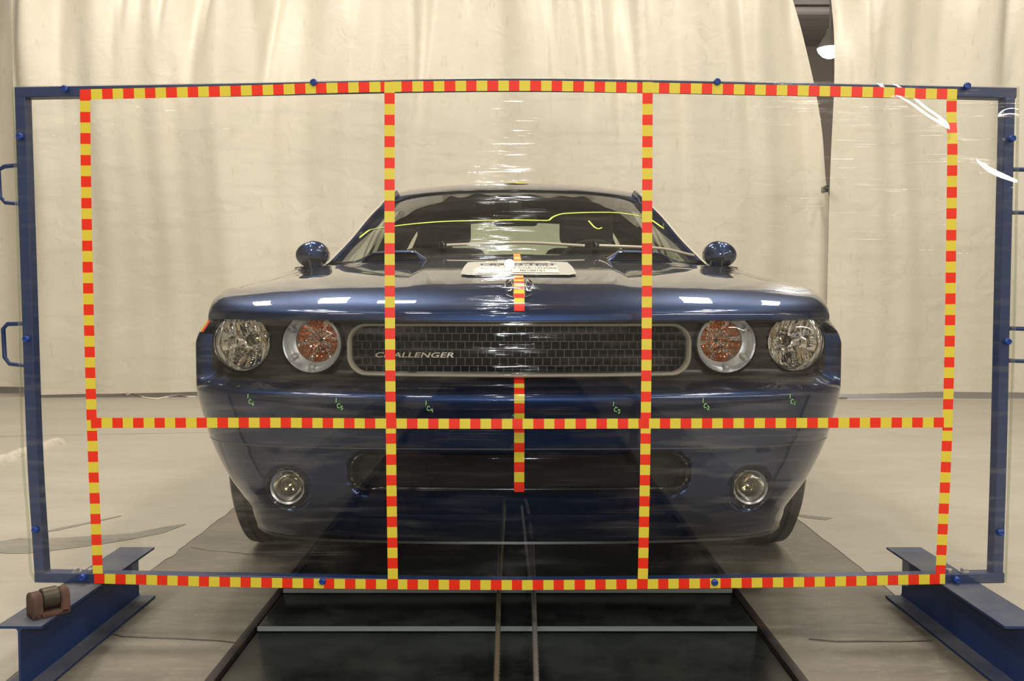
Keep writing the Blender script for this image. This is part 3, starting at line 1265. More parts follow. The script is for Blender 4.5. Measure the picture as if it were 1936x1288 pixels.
# ---- body sections
zc = pchip([(0, .783), (.001, .796), (.004, .8035), (.012, .812), (.03, .826), (.06, .843), (.10, .860), (.14, .871), (.2, .883), (.35, .903), (.7, .937), (1.05, .969), (1.42, .998), (1.6, 1.0), (2.2, 1.0), (3.5, 1.03), (4.2, 1.08), (4.8, 1.05), (5.0, 1.02)])
Wd = pchip([(0, .812), (.1, .842), (.25, .886), (.5, .922), (.9, .945), (1.2, .948), (1.62, .943), (2.2, .94), (3.2, .945), (3.9, .955), (4.6, .935), (5.0, .90)])
crest = pchip([(0, .783), (.001, .795), (.004, .802), (.012, .809), (.03, .821), (.06, .834), (.1, .845), (.25, .859), (.5, .873), (.8, .888), (1.15, .918), (1.62, .962), (2.2, .965), (3.0, .985), (3.7, 1.02), (4.2, 1.03), (5.0, .985)])


def fade(y0):
    return max(0.0, 1 - y0 / 0.95) ** 1.2


def section(y0):
    W, c, cr = Wd(y0), zc(y0), crest(y0)
    k = min(1.0, y0 / 0.25)
    zmid = max(0.62, 0.70)
    side = [(W - 0.010, cr - 0.030 * k - 0.002), (W, cr - 0.10 * k - 0.006)]
    if y0 < 0.30:
        low = [(W - 0.004, min(cr - 0.12 * k - 0.01, 0.775)), (W - 0.02, 0.755), (W - 0.03, 0.74)]
    else:
        low = [(W + 0.004, 0.62), (W - 0.006, 0.40), (W - 0.035, 0.21)]
    pts = [(0, c), (0.40, c - 0.004 * k), (min(0.70, W - 0.20), c + (cr - c) * 0.50), (W - 0.10, cr + 0.006 * k), (W - 0.045, cr)] + side + low
    f = curve_sample(pts, 70)
    return f


def bulge(x, y0):
    e = 0.272 + 0.045 * y0
    return 0.0135 * sstep(e + 0.022, e - 0.012, abs(x)) * sstep(0.05, 0.42, y0)


def upper(x, y0):
    """height of the upper body at lateral x on station y0"""
    s = section(y0)
    ax = abs(x)
    for a, b in zip(s, s[1:]):
        if a[0] <= ax <= b[0] + 1e-9:
            t = (ax - a[0]) / max(b[0] - a[0], 1e-9)
            return a[1] + (b[1] - a[1]) * t + bulge(x, y0)
    return s[-1][1]


def hood_pt(x, y0, lift=0.0):
    return Vector((x, y0 + yf(abs(x)) * fade(y0), upper(x, y0) + lift))


st = [0, .001, .002, .003, .005, .008, .012, .017, .023, .03, .04, .052, .065, .08, .10, .125, .15, .18, .21, .24, .28, .32, .36, .40, .44]
y = 0.48
while y < 5.0:
    st.append(round(y, 4))
    y += 0.04 if y < 1.5 else 0.06
st.append(5.0)
seamx = pchip([(0.0, .74), (.20, .772), (.28, .790), (1.0, .826), (1.45, .832)])
JS = 40


def resample(v):
    """section samples with one of them exactly on the hood seam"""
    sec = section(v)
    sx = seamx(v)
    i = next(q for q in range(len(sec)) if sec[q][0] > sx)
    t = (sx - sec[i - 1][0]) / (sec[i][0] - sec[i - 1][0])
    mid = sec[i - 1].lerp(sec[i], t)
    A, B = sec[:i] + [mid], [mid] + sec[i:]

    def split(P, n):
        L = [0.0]
        for p, q in zip(P, P[1:]):
            L.append(L[-1] + (q - p).length)
        out = []
        for k in range(n + 1):
            d = L[-1] * k / n
            j = max(q for q in range(len(L)) if L[q] <= d + 1e-9)
            if j >= len(P) - 1:
                out.append(P[-1].copy())
            else:
                out.append(P[j].lerp(P[j + 1], (d - L[j]) / (L[j + 1] - L[j])))
        return out
    a, b = split(A, JS - 1), split(B, 30)
    gap = b[0].lerp(b[1], min(1.0, 0.0045 / max((b[1] - b[0]).length, 1e-6)))
    return a + [gap] + b[1:]


SECS = [resample(v) for v in st]


def body_rows(s):
    rows = []
    for v, sec in zip(st, SECS):
        f = fade(v)
        rows.append([Vector((s * p[0], v + yf(min(p[0], .932)) * f, p[1] + bulge(p[0], v))) for p in sec])
    return rows


BR = {s: body_rows(s) for s in (-1, 1)}
def piece(v, p, j):
    """hood / fender / door / quarter / none, from station and position"""
    x, yy, z = abs(p.x), p.y, p.z
    if (yy < 0.555 or v < 0.30) and z < 0.782:
        return None
    for wy in (0.90, 3.846):
        if hypot(yy - wy, z - 0.345) < 0.392 and z < 0.80:
            return None
    if v <= 0.285:
        return 'hood' if z > 0.783 else None
    if v < 1.42:
        return 'hood' if j < JS - 1 else 'fender' if j >= JS else None
    if x < 0.80 and v < 4.15:
        return None
    if v < 1.55:
        return 'fender'
    if v < 2.80:
        return 'door'
    if v > 4.17 and x < 0.78 and z > 0.95:
        return 'boot_lid'
    return 'quarter_panel'


def face_piece(s, i, j):
    r = BR[s]
    c = (r[i][j] + r[i][j + 1] + r[i + 1][j] + r[i + 1][j + 1]) / 4
    return piece((st[i] + st[i + 1]) / 2, c, j)


# resample laterally so that the hood seam falls between samples
NJ = len(SECS[0]) - 1
FP = {s: [[face_piece(s, i, j) for j in range(NJ)] for i in range(len(st) - 1)] for s in (-1, 1)}
for nm in ('hood', 'boot_lid'):
    bm = bmesh.new()
    for s in (-1, 1):
        g_grid(bm, BR[s], keep=lambda i, j: FP[s][i][j] == nm)
    drop_loose(bm)
    bmesh.ops.remove_doubles(bm, verts=bm.verts, dist=0.0004)
    if nm == 'hood':
        # lip turned under the front edge
        e = [BR[-1][0][j] for j in range(NJ, 0, -1)] + [BR[1][0][j] for j in range(NJ + 1)]
        e = [q for q in e if q.z > 0.776 and abs(q.x) < 0.79]
        g_grid(bm, [e, [q + Vector((0, 0.035, -0.003)) for q in e]])
    hood_o = finish(nm, bm, M['paint'], car, angle=60)
    if nm == 'hood':
        HOOD = hood_o
for nm in ('fender', 'door', 'quarter_panel'):
    for s in (-1, 1):
        bm = bmesh.new()
        g_grid(bm, BR[s], keep=lambda i, j: FP[s][i][j] == nm)
        drop_loose(bm)
        o = finish(nm, bm, M['paint'], car, angle=60)
        if nm == 'door':
            bm = bmesh.new()
            x = s * (Wd(2.6) + 0.012)
            g_tube(bm, [(x - s * 0.02, 2.50, 0.83), (x + s * 0.012, 2.52, 0.83), (x + s * 0.012, 2.66, 0.83), (x - s * 0.02, 2.68, 0.83)], 0.012, 8)
            finish('door_handle', bm, M['paint'], o)

# dark structure just under the panels: closes the seams and hides the engine bay
bm = bmesh.new()
rows = []
for v in [.12, .2, .3, .5, .8, 1.1, 1.4, 1.5]:
    W = Wd(v) - 0.03
    rows.append([Vector((x, v + yf(min(abs(x), .93)) * fade(v), upper(x, v) - 0.018)) for x in [W * (k - 20) / 20 for k in range(41)]])
g_grid(bm, rows)
finish('inner_panel', bm, M['void'], car)
bm = bmesh.new()
g_box(bm, (-0.60, 0.35, 0.24), (0.60, 4.7, 0.34), 0.01)  # plain dark box, put in to block light under the car
finish('underbody_blocker', bm, M['void'], car)
# closing wall behind the nose (radiator support) and the rear fascia
bm = bmesh.new()
g_box(bm, (-0.66, 0.30, 0.26), (0.66, 0.36, 0.80), 0.005)
finish('radiator_support', bm, M['void'], car)
bm = bmesh.new()
sec = SECS[-1]
rows = [[Vector((s * p[0], 5.0, p[1])) for s in (-1, 1)] for p in sec]
rows2 = [[Vector((-p[0], 5.0 + 0.02 * (1 - (p[1] - .6) ** 2), p[1])), Vector((0, 5.04, p[1])), Vector((p[0], 5.0 + 0.02 * (1 - (p[1] - .6) ** 2), p[1]))] for p in sec]
g_grid(bm, rows2)
finish('rear_bumper', bm, M['paint'], car)
bm = bmesh.new()
g_box(bm, (-0.80, 5.01, 0.78), (0.80, 5.05, 0.92), 0.01)
finish('tail_lamp', bm, mat('tail_red', (0.30, 0.01, 0.01), 0.2), car)

# ---- greenhouse
WB = curve_sample([(0, 1.445, 1.010), (.30, 1.465, 1.008), (.58, 1.54, 1.002), (.765, 1.655, .985)], 24)
WT = curve_sample([(0, 2.20, 1.352), (.30, 2.22, 1.346), (.50, 2.265, 1.331), (.615, 2.33, 1.305)], 24)


def mirror_run(run):
    return [Vector((-p[0], p[1], p[2])) for p in reversed(run[1:])] + [Vector(p) for p in run]


B2, T2 = mirror_run(WB), mirror_run(WT)


def ws(u, v, lift=0.0):
    """windscreen point: u in -1..1 across, v in 0..1 up"""
    t = (u + 1) / 2 * (len(B2) - 1)
    i = min(int(t), len(B2) - 2)
    f = t - i
    b = B2[i].lerp(B2[i + 1], f)
    tt = T2[i].lerp(T2[i + 1], f)
    p = b.lerp(tt, v)
    p += Vector((0, -0.5, 0.85)) * (0.012 * 4 * v * (1 - v) * (1 - 0.6 * u * u) + lift)
    return p


bm = bmesh.new()
g_grid(bm, [[ws(-1 + 2 * i / 60, v / 16) for i in range(61)] for v in range(17)])
WS = finish('windscreen', bm, M['glass'], car)
# cowl panel between hood and windscreen
bm = bmesh.new()
A = [Vector((x, 1.405 + yf(min(abs(x), .9)) * fade(1.405), upper(x, 1.405) - 0.020)) for x in [-.80 + 1.6 * k / 40 for k in range(41)]]
Bq = [ws(-1 + 2 * k / 40, 0.0, -0.004) for k in range(41)]
g_grid(bm, [A, [(a + b) / 2 + Vector((0, 0, -0.012)) for a, b in zip(A, Bq)], Bq])
finish('cowl', bm, M['black'], car)

# roof
zr = pchip([(2.20, 1.354), (2.26, 1.378), (2.4, 1.412), (2.6, 1.440), (2.8, 1.452), (3.1, 1.450), (3.4, 1.430), (3.66, 1.395)])
hw = pchip([(2.20, .60), (2.33, .635), (2.6, .652), (3.0, .655), (3.4, .64), (3.66, .61)])
ROOF = []
for k in range(31):
    t = k / 30
    y = 2.20 + 1.46 * t
    h = hw(y)
    row = []
    for q in range(41):
        a = -1 + 2 * q / 40
        x = h * a
        yy = y + (0.125 * abs(a) ** 2.4) * max(0, 1 - t * 4)
        zz = zr(y) - 0.048 * abs(a) ** 2.2 - 0.012 * abs(a) ** 10
        row.append(Vector((x, yy, zz)))
    ROOF.append(row)
bm = bmesh.new()
g_grid(bm, ROOF)
finish('roof', bm, M['paint'], car)
bm = bmesh.new()
g_grid(bm, [[p + Vector((0, 0, -0.035)) for p in r] for r in ROOF])
finish('headliner', bm, M['cabin'], car)
# windscreen header moulding
bm = bmesh.new()
g_tube(bm, [ws(-1 + 2 * k / 40, 1.0, 0.002) for k in range(41)], 0.006, 6)
finish('header_moulding', bm, M['trim_black'], car)

# sides of the greenhouse
for s in (-1, 1):
    # A-pillar: swept plate with a step, pale silver strip along the outer edge
    ob = curve_sample([(.800, 1.635, .975), (.745, 1.86, 1.085), (.690, 2.10, 1.215), (.640, 2.33, 1.325), (.635, 2.45, 1.36)], 24)
    ib = curve_sample([(.765, 1.655, .985), (.715, 1.88, 1.092), (.665, 2.11, 1.215), (.615, 2.33, 1.309), (.60, 2.45, 1.372)], 24)
    rows = []
    for o_, i_ in zip(ob, ib):
        mid = (o_ + i_) / 2
        rows.append([Vector((s * p[0], p[1], p[2])) for p in (
            i_ + Vector((-0.004, 0.0, -0.004)), i_ + Vector((0.004, -0.010, 0.012)), mid + Vector((0.004, -0.012, 0.012)), o_ + Vector((0.0, -0.004, 0.006)), o_ + Vector((0.010, 0.025, 0.0)),
            o_ + Vector((-0.004, 0.06, -0.006)), i_ + Vector((-0.02, 0.03, -0.014)))])
    bm = bmesh.new()
    g_grid(bm, rows, closed=True)
    finish('windscreen_pillar', bm, M['paint'], car, angle=40)
    bm = bmesh.new()
    g_tube(bm, [Vector((s * (p[0] + 0.009), p[1] + 0.02, p[2] + 0.004)) for p in ob], 0.005, 6)
    finish('pillar_edge_strip', bm, M['satin'], car)
    # roof rail, door glass, quarter glass and rear pillar
    rail = lambda y: Vector((s * (hw(max(y, 2.33)) - 0.004), y, zr(max(y, 2.2)) - 0.062))
    bx_ = pchip([(1.64, .806), (1.85, .826), (2.2, .846), (2.7, .858), (3.2, .855), (4.2, .84)])
    belt = lambda y: Vector((s * bx_(y), y, crest(y) + 0.012))
    obx, obz = pchip([(p[1], p[0]) for p in ob]), pchip([(p[1], p[2]) for p in ob])

    def sidep(y, v, y_top=None):
        a, b = belt(y), rail(y if y_top is None else y_top)
        if y < 2.43:
            b = Vector((s * obx(y), y + 0.03, max(obz(y) - 0.004, a.z + 0.001)))
            return a.lerp(b, v)
        return a.lerp(b, v) + Vector((s * 0.02 * 4 * v * (1 - v), 0, 0))
    bm = bmesh.new()
    g_grid(bm, [[sidep(1.68 + 1.08 * k / 40, q / 8) for k in range(41)] for q in range(9)])
    finish('door_window', bm, M['sideglass'], car)
    bm = bmesh.new()
    g_grid(bm, [[sidep(2.80 + 0.34 * k / 6, q / 8) for k in range(7)] for q in range(9)])
    finish('quarter_window', bm, M['sideglass'], car)
    bm = bmesh.new()
    g_grid(bm, [[sidep(3.14 + (1.10) * k / 16, q / 8, 3.14 + 0.52 * k / 16) for k in range(17)] for q in range(9)])
    g_grid(bm, [[sidep(2.75 + 0.06 * k / 2, q / 8) for k in range(3)] for q in range(9)])
    finish('rear_pillar', bm, M['paint'], car)
    bm = bmesh.new()
    g_grid(bm, [[sidep(3.14 + (1.08) * k / 16, q / 8, 3.14 + 0.51 * k / 16) - Vector((s * 0.03, 0, 0)) for k in range(17)] for q in range(9)])
    g_grid(bm, [[sidep(2.73 + 0.10 * k / 2, q / 8) - Vector((s * 0.03, 0, 0)) for k in range(3)] for q in range(9)])
    finish('pillar_trim', bm, M['cabin'], car)
    # shelf of the shoulder between glass and body side, and inner door card
    bm = bmesh.new()
    g_grid(bm, [[Vector((s * x, y, crest(y) + dz)) for y in [1.42 + 0.14 * k for k in range(20)]] for x, dz in ((0.74, -0.004), (0.80, 0.004), (0.850, 0.011), (0.905, 0.003))])
    finish('belt_moulding', bm, M['paint'], car)
    bm = bmesh.new()
    g_grid(bm, [[Vector((s * 0.80, y, z)) for y in (1.5, 3.4)] for z in (0.35, 0.955)])
    finish('door_card', bm, M['cabin'], car)

# rear glass
bm = bmesh.new()
RGt = [Vector((0.56 * a, 3.70, 1.375 - 0.035 * a * a)) for a in [-1 + k / 10 for k in range(21)]]
RGb = [Vector((0.62 * a, 4.25 - 0.08 * a * a, 1.085)) for a in [-1 + k / 10 for k in range(21)]]
g_grid(bm, [RGt, RGb])
finish('rear_window', bm, M['sideglass'], car)
bm = bmesh.new()
for a, b, w_ in ((RGt, RGt, 0.0),):
    g_grid(bm, [[p + Vector((0, -0.06, 0.02)) for p in RGt], [p + Vector((0, 0.03, -0.050)) for p in RGt]])
for sgn in (-1, 1):
    g_grid(bm, [[Vector((sgn * 0.40, 3.72, 1.38)), Vector((sgn * 0.44, 4.2, 1.06))], [Vector((sgn * 0.585, 3.66, 1.34)), Vector((sgn * 0.78, 4.16, 1.03))]])
finish('rear_window_surround', bm, M['cabin'], car)

# ---- cabin
bm = bmesh.new()
dash = []
for k in range(25):
    x = -0.76 + 1.52 * k / 24
    hump = 0.022 * math.exp(-((x - 0.38) / 0.20) ** 2)
    dash.append([Vector((x, 1.50 + 0.10 * abs(x), 0.985)), Vector((x, 1.75, 0.995)), Vector((x, 1.98, 1.005 + hump)), Vector((x, 2.05, 0.98)), Vector((x, 2.06, 0.60))])
g_grid(bm, dash)
finish('dashboard', bm, M['cabin'], car)
bm = bmesh.new()
g_box(bm, (-0.78, 1.5, 0.34), (0.78, 4.2, 0.40))
finish('cabin_floor', bm, M['cabin'], car)
bm = bmesh.new()
g_box(bm, (-0.66, 3.75, 0.98), (0.66, 4.25, 1.03), 0.02)
finish('parcel_shelf', bm, M['cabin'], car)
bm = bmesh.new()
cw = Vector((0.375, 2.16, 0.935))
ring = [cw + Vector((0.185 * cos(t), 0.06 * sin(t) , 0.175 * sin(t))) for t in [2 * pi * k / 36 for k in range(36)]]
g_tube(bm, ring, 0.014, 8, closed=True)
g_tube(bm, [cw + Vector((-0.18, 0, 0)), cw + Vector((0.18, 0, 0))], 0.016, 8)
finish('steering_wheel', bm, M['cabin'], car)
for s in (-1, 1):
    cx = s * 0.40
    bm = bmesh.new()
    prof = [(0.40, 0.50), (0.47, 0.50), (0.56, 0.56)]
    g_box(bm, (cx - 0.26, 2.35, 0.42), (cx + 0.26, 2.85, 0.58), 0.05, 3)
    seat = finish('front_seat', bm, M['seat'], car)
    bm = bmesh.new()
    g_box(bm, (cx - 0.235, 2.72, 0.52), (cx + 0.235, 2.86, 1.14), 0.06, 4)
    bmesh.ops.transform(bm, matrix=Matrix.Translation((0, 2.75, .55)) @ Matrix.Rotation(radians(-14), 4, 'X') @ Matrix.Translation((0, -2.75, -.55)), verts=bm.verts)
    finish('backrest', bm, M['seat'], seat)
    bm = bmesh.new()
    g_box(bm, (cx - 0.15, 2.86, 1.13), (cx + 0.15, 2.97, 1.33), 0.045, 4)
    finish('headrest', bm, M['seat'], seat)
    bm = bmesh.new()
    g_box(bm, (s * 0.14 if s > 0 else -0.62, 3.30, 0.42), (0.62 if s > 0 else -0.14, 3.6, 0.98), 0.06, 4)
    rs = finish('rear_seat', bm, M['seat'], car)
    bm = bmesh.new()
    g_box(bm, (s * 0.44 - 0.14, 3.55, 0.96), (s * 0.44 + 0.14, 3.66, 1.145), 0.055, 4)
    finish('headrest', bm, M['seat'], rs)
bm = bmesh.new()
g_box(bm, (-0.105, 2.115, 1.178), (0.105, 2.14, 1.235), 0.018, 3)
g_box(bm, (-0.03, 2.10, 1.23), (0.03, 2.12, 1.30), 0.008, 2)
finish('rear_view_mirror', bm, M['cabin'], car)

# ---- marker line on the windscreen
def ws_from_px(px, py):
    """u, v on the windscreen whose picture falls at a photo pixel"""
    best = None
    lo_u, hi_u, lo_v, hi_v = -1, 1, 0, 1
    for _ in range(6):
        for i in range(13):
            for j in range(13):
                u = lo_u + (hi_u - lo_u) * i / 12
                v = lo_v + (hi_v - lo_v) * j / 12
                p = ws(u, v) + car.location - Vector((0, 0, CAM_H))
                fwd = p.y * cos(PITCH) - p.z * sin(PITCH)
                up = p.y * sin(PITCH) + p.z * cos(PITCH)
                e = (968 + FPX * p.x / fwd - px) ** 2 + (644 - FPX * up / fwd - py) ** 2
                if best is None or e < best[0]:
                    best = (e, u, v)
        du, dv = (hi_u - lo_u) / 6, (hi_v - lo_v) / 6
        lo_u, hi_u, lo_v, hi_v = max(-1, best[1] - du), min(1, best[1] + du), max(0, best[2] - dv), min(1, best[2] + dv)
    return best[1], best[2]


def ws_line(name, pts, r, m, n=60):
    uv = curve_sample([ws_from_px(*p) for p in pts], n)
    bm = bmesh.new()
    rows = []
    P = [ws(a[0], a[1], 0.0015) for a in uv]
    for i, p in enumerate(P):
        t = (P[min(i + 1, n)] - P[max(i - 1, 0)]).normalized()
        nrm = Vector((0, -0.5, 0.85)).normalized()
        q = nrm.cross(t).normalized() * r
        rows.append([p - q, p + nrm * 0.0008, p + q])
    g_grid(bm, rows)
    return finish(name, bm, m, WS)


ws_line('marker_line', [(674, 446), (700, 435), (745, 428), (800, 422), (860, 418.5), (940, 417), (1035, 417.5), (1045, 411), (1062, 405), (1090, 403), (1130, 402), (1170, 403), (1200, 407), (1225, 413), (1262, 427)], 0.0042, M['marker'], 90)
ws_line('marker_dab', [(1113, 418), (1119, 425), (1124, 430), (1131, 433), (1138, 431)], 0.0035, M['marker'], 20)

# ---- wipers
for (a, b, c) in (((838, 473), (985, 468), (1105, 474)), ((1125, 473), (1240, 478), (1320, 483))):
    bm = bmesh.new()
    pts = []
    for px, py in (a, b, c):
        u, v = ws_from_px(px, py)
        pts.append(ws(u, v, 0.022))
    g_tube(bm, curve_sample(pts, 16), 0.006, 8)
    wp = finish('wiper', bm, M['satin'], car)
    bm = bmesh.new()
    g_lathe(bm, [(0.0, 0.012), (0.012, 0.012), (0.016, 0.0), (0.016, -0.02)], pts[0 if a[0] < 1000 else 0] + Vector((0, 0, 0.006)), 'z', 16)
    finish('wiper_pivot', bm, M['trim_black'], wp)

# ---- hood scoops
for s in (-1, 1):
    def hp(x, y0, lift):
        return hood_pt(s * x, y0, lift)
    bm = bmesh.new()
    # raised cap behind the opening
    rows = []
    for k in range(13):
        t = k / 12
        x = 0.335 + 0.27 * t
        yy = 1.10 + 0.10 * t
        h = 0.034 * sstep(0, 0.16, t) * (1 - 0.75 * sstep(0.72, 1.0, t)) + 0.004
        rows.append([hp(x, yy, h - 0.006), hp(x, yy + 0.006, h), hp(x, yy + 0.06, h * 0.98), hp(x, yy + 0.16, h * 0.75), hp(x, min(yy + 0.25, 1.415), 0.004)])
    g_grid(bm, rows)
    sc_o = finish('hood_scoop', bm, M['paint'], car, angle=50)
    # sunken ramp ahead of it, bordered by a raised rim
    bm = bmesh.new()
    rows = []
    for k in range(13):
        t = k / 12
        x = 0.345 + 0.235 * t
        yy = 1.10 + 0.10 * t
        rows.append([hp(x, yy - 0.002, 0.027 * sstep(0, 0.10, t) * sstep(1.0, 0.86, t) + 0.004), hp(x, yy - 0.003, 0.004)])
    g_grid(bm, rows)
    finish('scoop_opening', bm, M['void'], sc_o)
    bm = bmesh.new()
    rim = []
    for k in range(13):
        t = k / 12
        rim.append(hp(0.345 + 0.235 * t, 1.096 + 0.10 * t, 0.006))
    for k in range(12, -1, -1):
        t = k / 12
        rim.append(hp(0.350 + 0.225 * t, 1.096 + 0.10 * t, 0.026 * sstep(0, 0.10, t) * sstep(1.0, 0.86, t) + 0.007))
    g_tube(bm, rim, 0.0036, 6, closed=True)
    finish('scoop_rim', bm, M['paint'], sc_o)
    bm = bmesh.new()
    rows = []
    for k in range(9):
        t = k / 8
        rows.append([hp(0.345 + 0.30 * t, 1.00 + 0.16 * t, 0.001), hp(0.345 + 0.28 * t, 1.03 + 0.135 * t, 0.004), hp(0.345 + 0.25 * t, 1.092 + 0.105 * t, 0.002)])
    g_grid(bm, rows)
    finish('scoop_ramp', bm, M['paint'], sc_o)

# ---- grille: ring, mesh, letters
def front_y(x):
    return yf(min(abs(x), 0.93))


GX, GZ0, GZ1, GR = 0.4385, 0.6405, 0.7740, 0.050
loop = []
for (cx, cz, a0) in ((GX - GR, GZ1 - GR, 0), (-(GX - GR), GZ1 - GR, 90), (-(GX - GR), GZ0 + GR, 180), (GX - GR, GZ0 + GR, 270)):
    for k in range(9):
        a = radians(a0 + 90 * k / 8)
        loop.append((cx + GR * cos(a), cz + GR * sin(a)))
full = []
for (x0, z0), (x1, z1) in zip(loop, loop[1:] + loop[:1]):
    n = max(1, int(hypot(x1 - x0, z1 - z0) / 0.03))
    for k in range(n):
        full.append((x0 + (x1 - x0) * k / n, z0 + (z1 - z0) * k / n))


def gsag(x, z):
    """the ring's lower run dips a little in the middle"""
    f = sstep(GZ1, GZ0, z)
    return z - 0.004 * f * (1 - (x / GX) ** 2)


bm = bmesh.new()
rows = []
ctr = Vector((0, 0, (GZ0 + GZ1) / 2))
for i, (x, z) in enumerate(full):
    xa, za = full[i - 1]
    xb, zb = full[(i + 1) % len(full)]
    t = Vector((xb - xa, 0, zb - za)).normalized()
    nrm = Vector((t.z, 0, -t.x))
    p = Vector((x, front_y(x) + 0.066, gsag(x, z)))
    rows.append([p - nrm * 0.000 + Vector((0, 0.03, 0)), p + Vector((0, -0.004, 0)), p - nrm * 0.0035 + Vector((0, -0.008, 0)), p - nrm * 0.0072 + Vector((0, -0.004, 0)), p - nrm * 0.009 + Vector((0, 0.03, 0))])
rows.append(rows[0])
g_grid(bm, rows)
ring_o = finish('grille_ring', bm, M['satin'], car, angle=50)

bm = bmesh.new()
cw_, rh = 0.0222, 0.0207


def gbar(x0, x1, z0, z1, y_in=0.100, dep=0.018):
    n = max(1, int(abs(x1 - x0) / 0.05))
    for k in range(n):
        a = x0 + (x1 - x0) * k / n
        b = x0 + (x1 - x0) * (k + 1) / n
        ya, yb = front_y(a) + y_in, front_y(b) + y_in
        v = [bm.verts.new(q) for q in ((a, ya, z0), (b, yb, z0), (b, yb, z1), (a, ya, z1), (a, ya + dep, z0), (b, yb + dep, z0), (b, yb + dep, z1), (a, ya + dep, z1))]
        for f in ((0, 1, 2, 3), (3, 2, 6, 7), (4, 5, 1, 0)):
            bm.faces.new([v[q] for q in f])
        if x1 - x0 < 0.01:
            bm.faces.new([v[q] for q in (0, 3, 7, 4)])
            bm.faces.new([v[q] for q in (1, 5, 6, 2)])


zrow = GZ0 + 0.003
r = 0
while zrow < GZ1:
    gbar(-GX + 0.012, GX - 0.012, zrow - 0.0011, zrow + 0.0011)
    x = -GX + (0.5 if r % 2 else 1.0) * cw_
    while x < GX - 0.01:
        if abs(x) < GX - 0.012:
            gbar(x - 0.0011, x + 0.0011, zrow, min(zrow + rh, GZ1))
        x += cw_
    zrow += rh
    r += 1
finish('grille_mesh', bm, mat('grille_bar', (0.034, 0.033, 0.030), 0.45), car, angle=20)
bm = bmesh.new()
g_grid(bm, [[(GX * a, front_y(GX * a) + 0.135, z) for a in [-1 + k / 10 for k in range(21)]] for z in (GZ0 - 0.01, GZ1 + 0.005)])
finish('grille_backing', bm, M['void'], car)


def badge_place(cx, cz):
    def f(u, v, d):
        x = cx + u
        return Vector((x, front_y(x) + 0.088 - d, cz + v))
    return f


bx = (780 - 980) / FPX * 2.32
text_mesh('badge_lettering', 'CHALLENGER', 0.0185, mat('badge_silver', (0.62, 0.56, 0.44), 0.3, 0.7), car, badge_place(bx, 0.6915), 0.002, 0.22, xs=1.78, bold=0.0002)

# ---- headlamps
def lamp_shell(Lp, s, name):
    """main body of a lamp: deep bowl, open to the front"""
    return (s * Lp['x'], Lp['y'], Lp['z'])


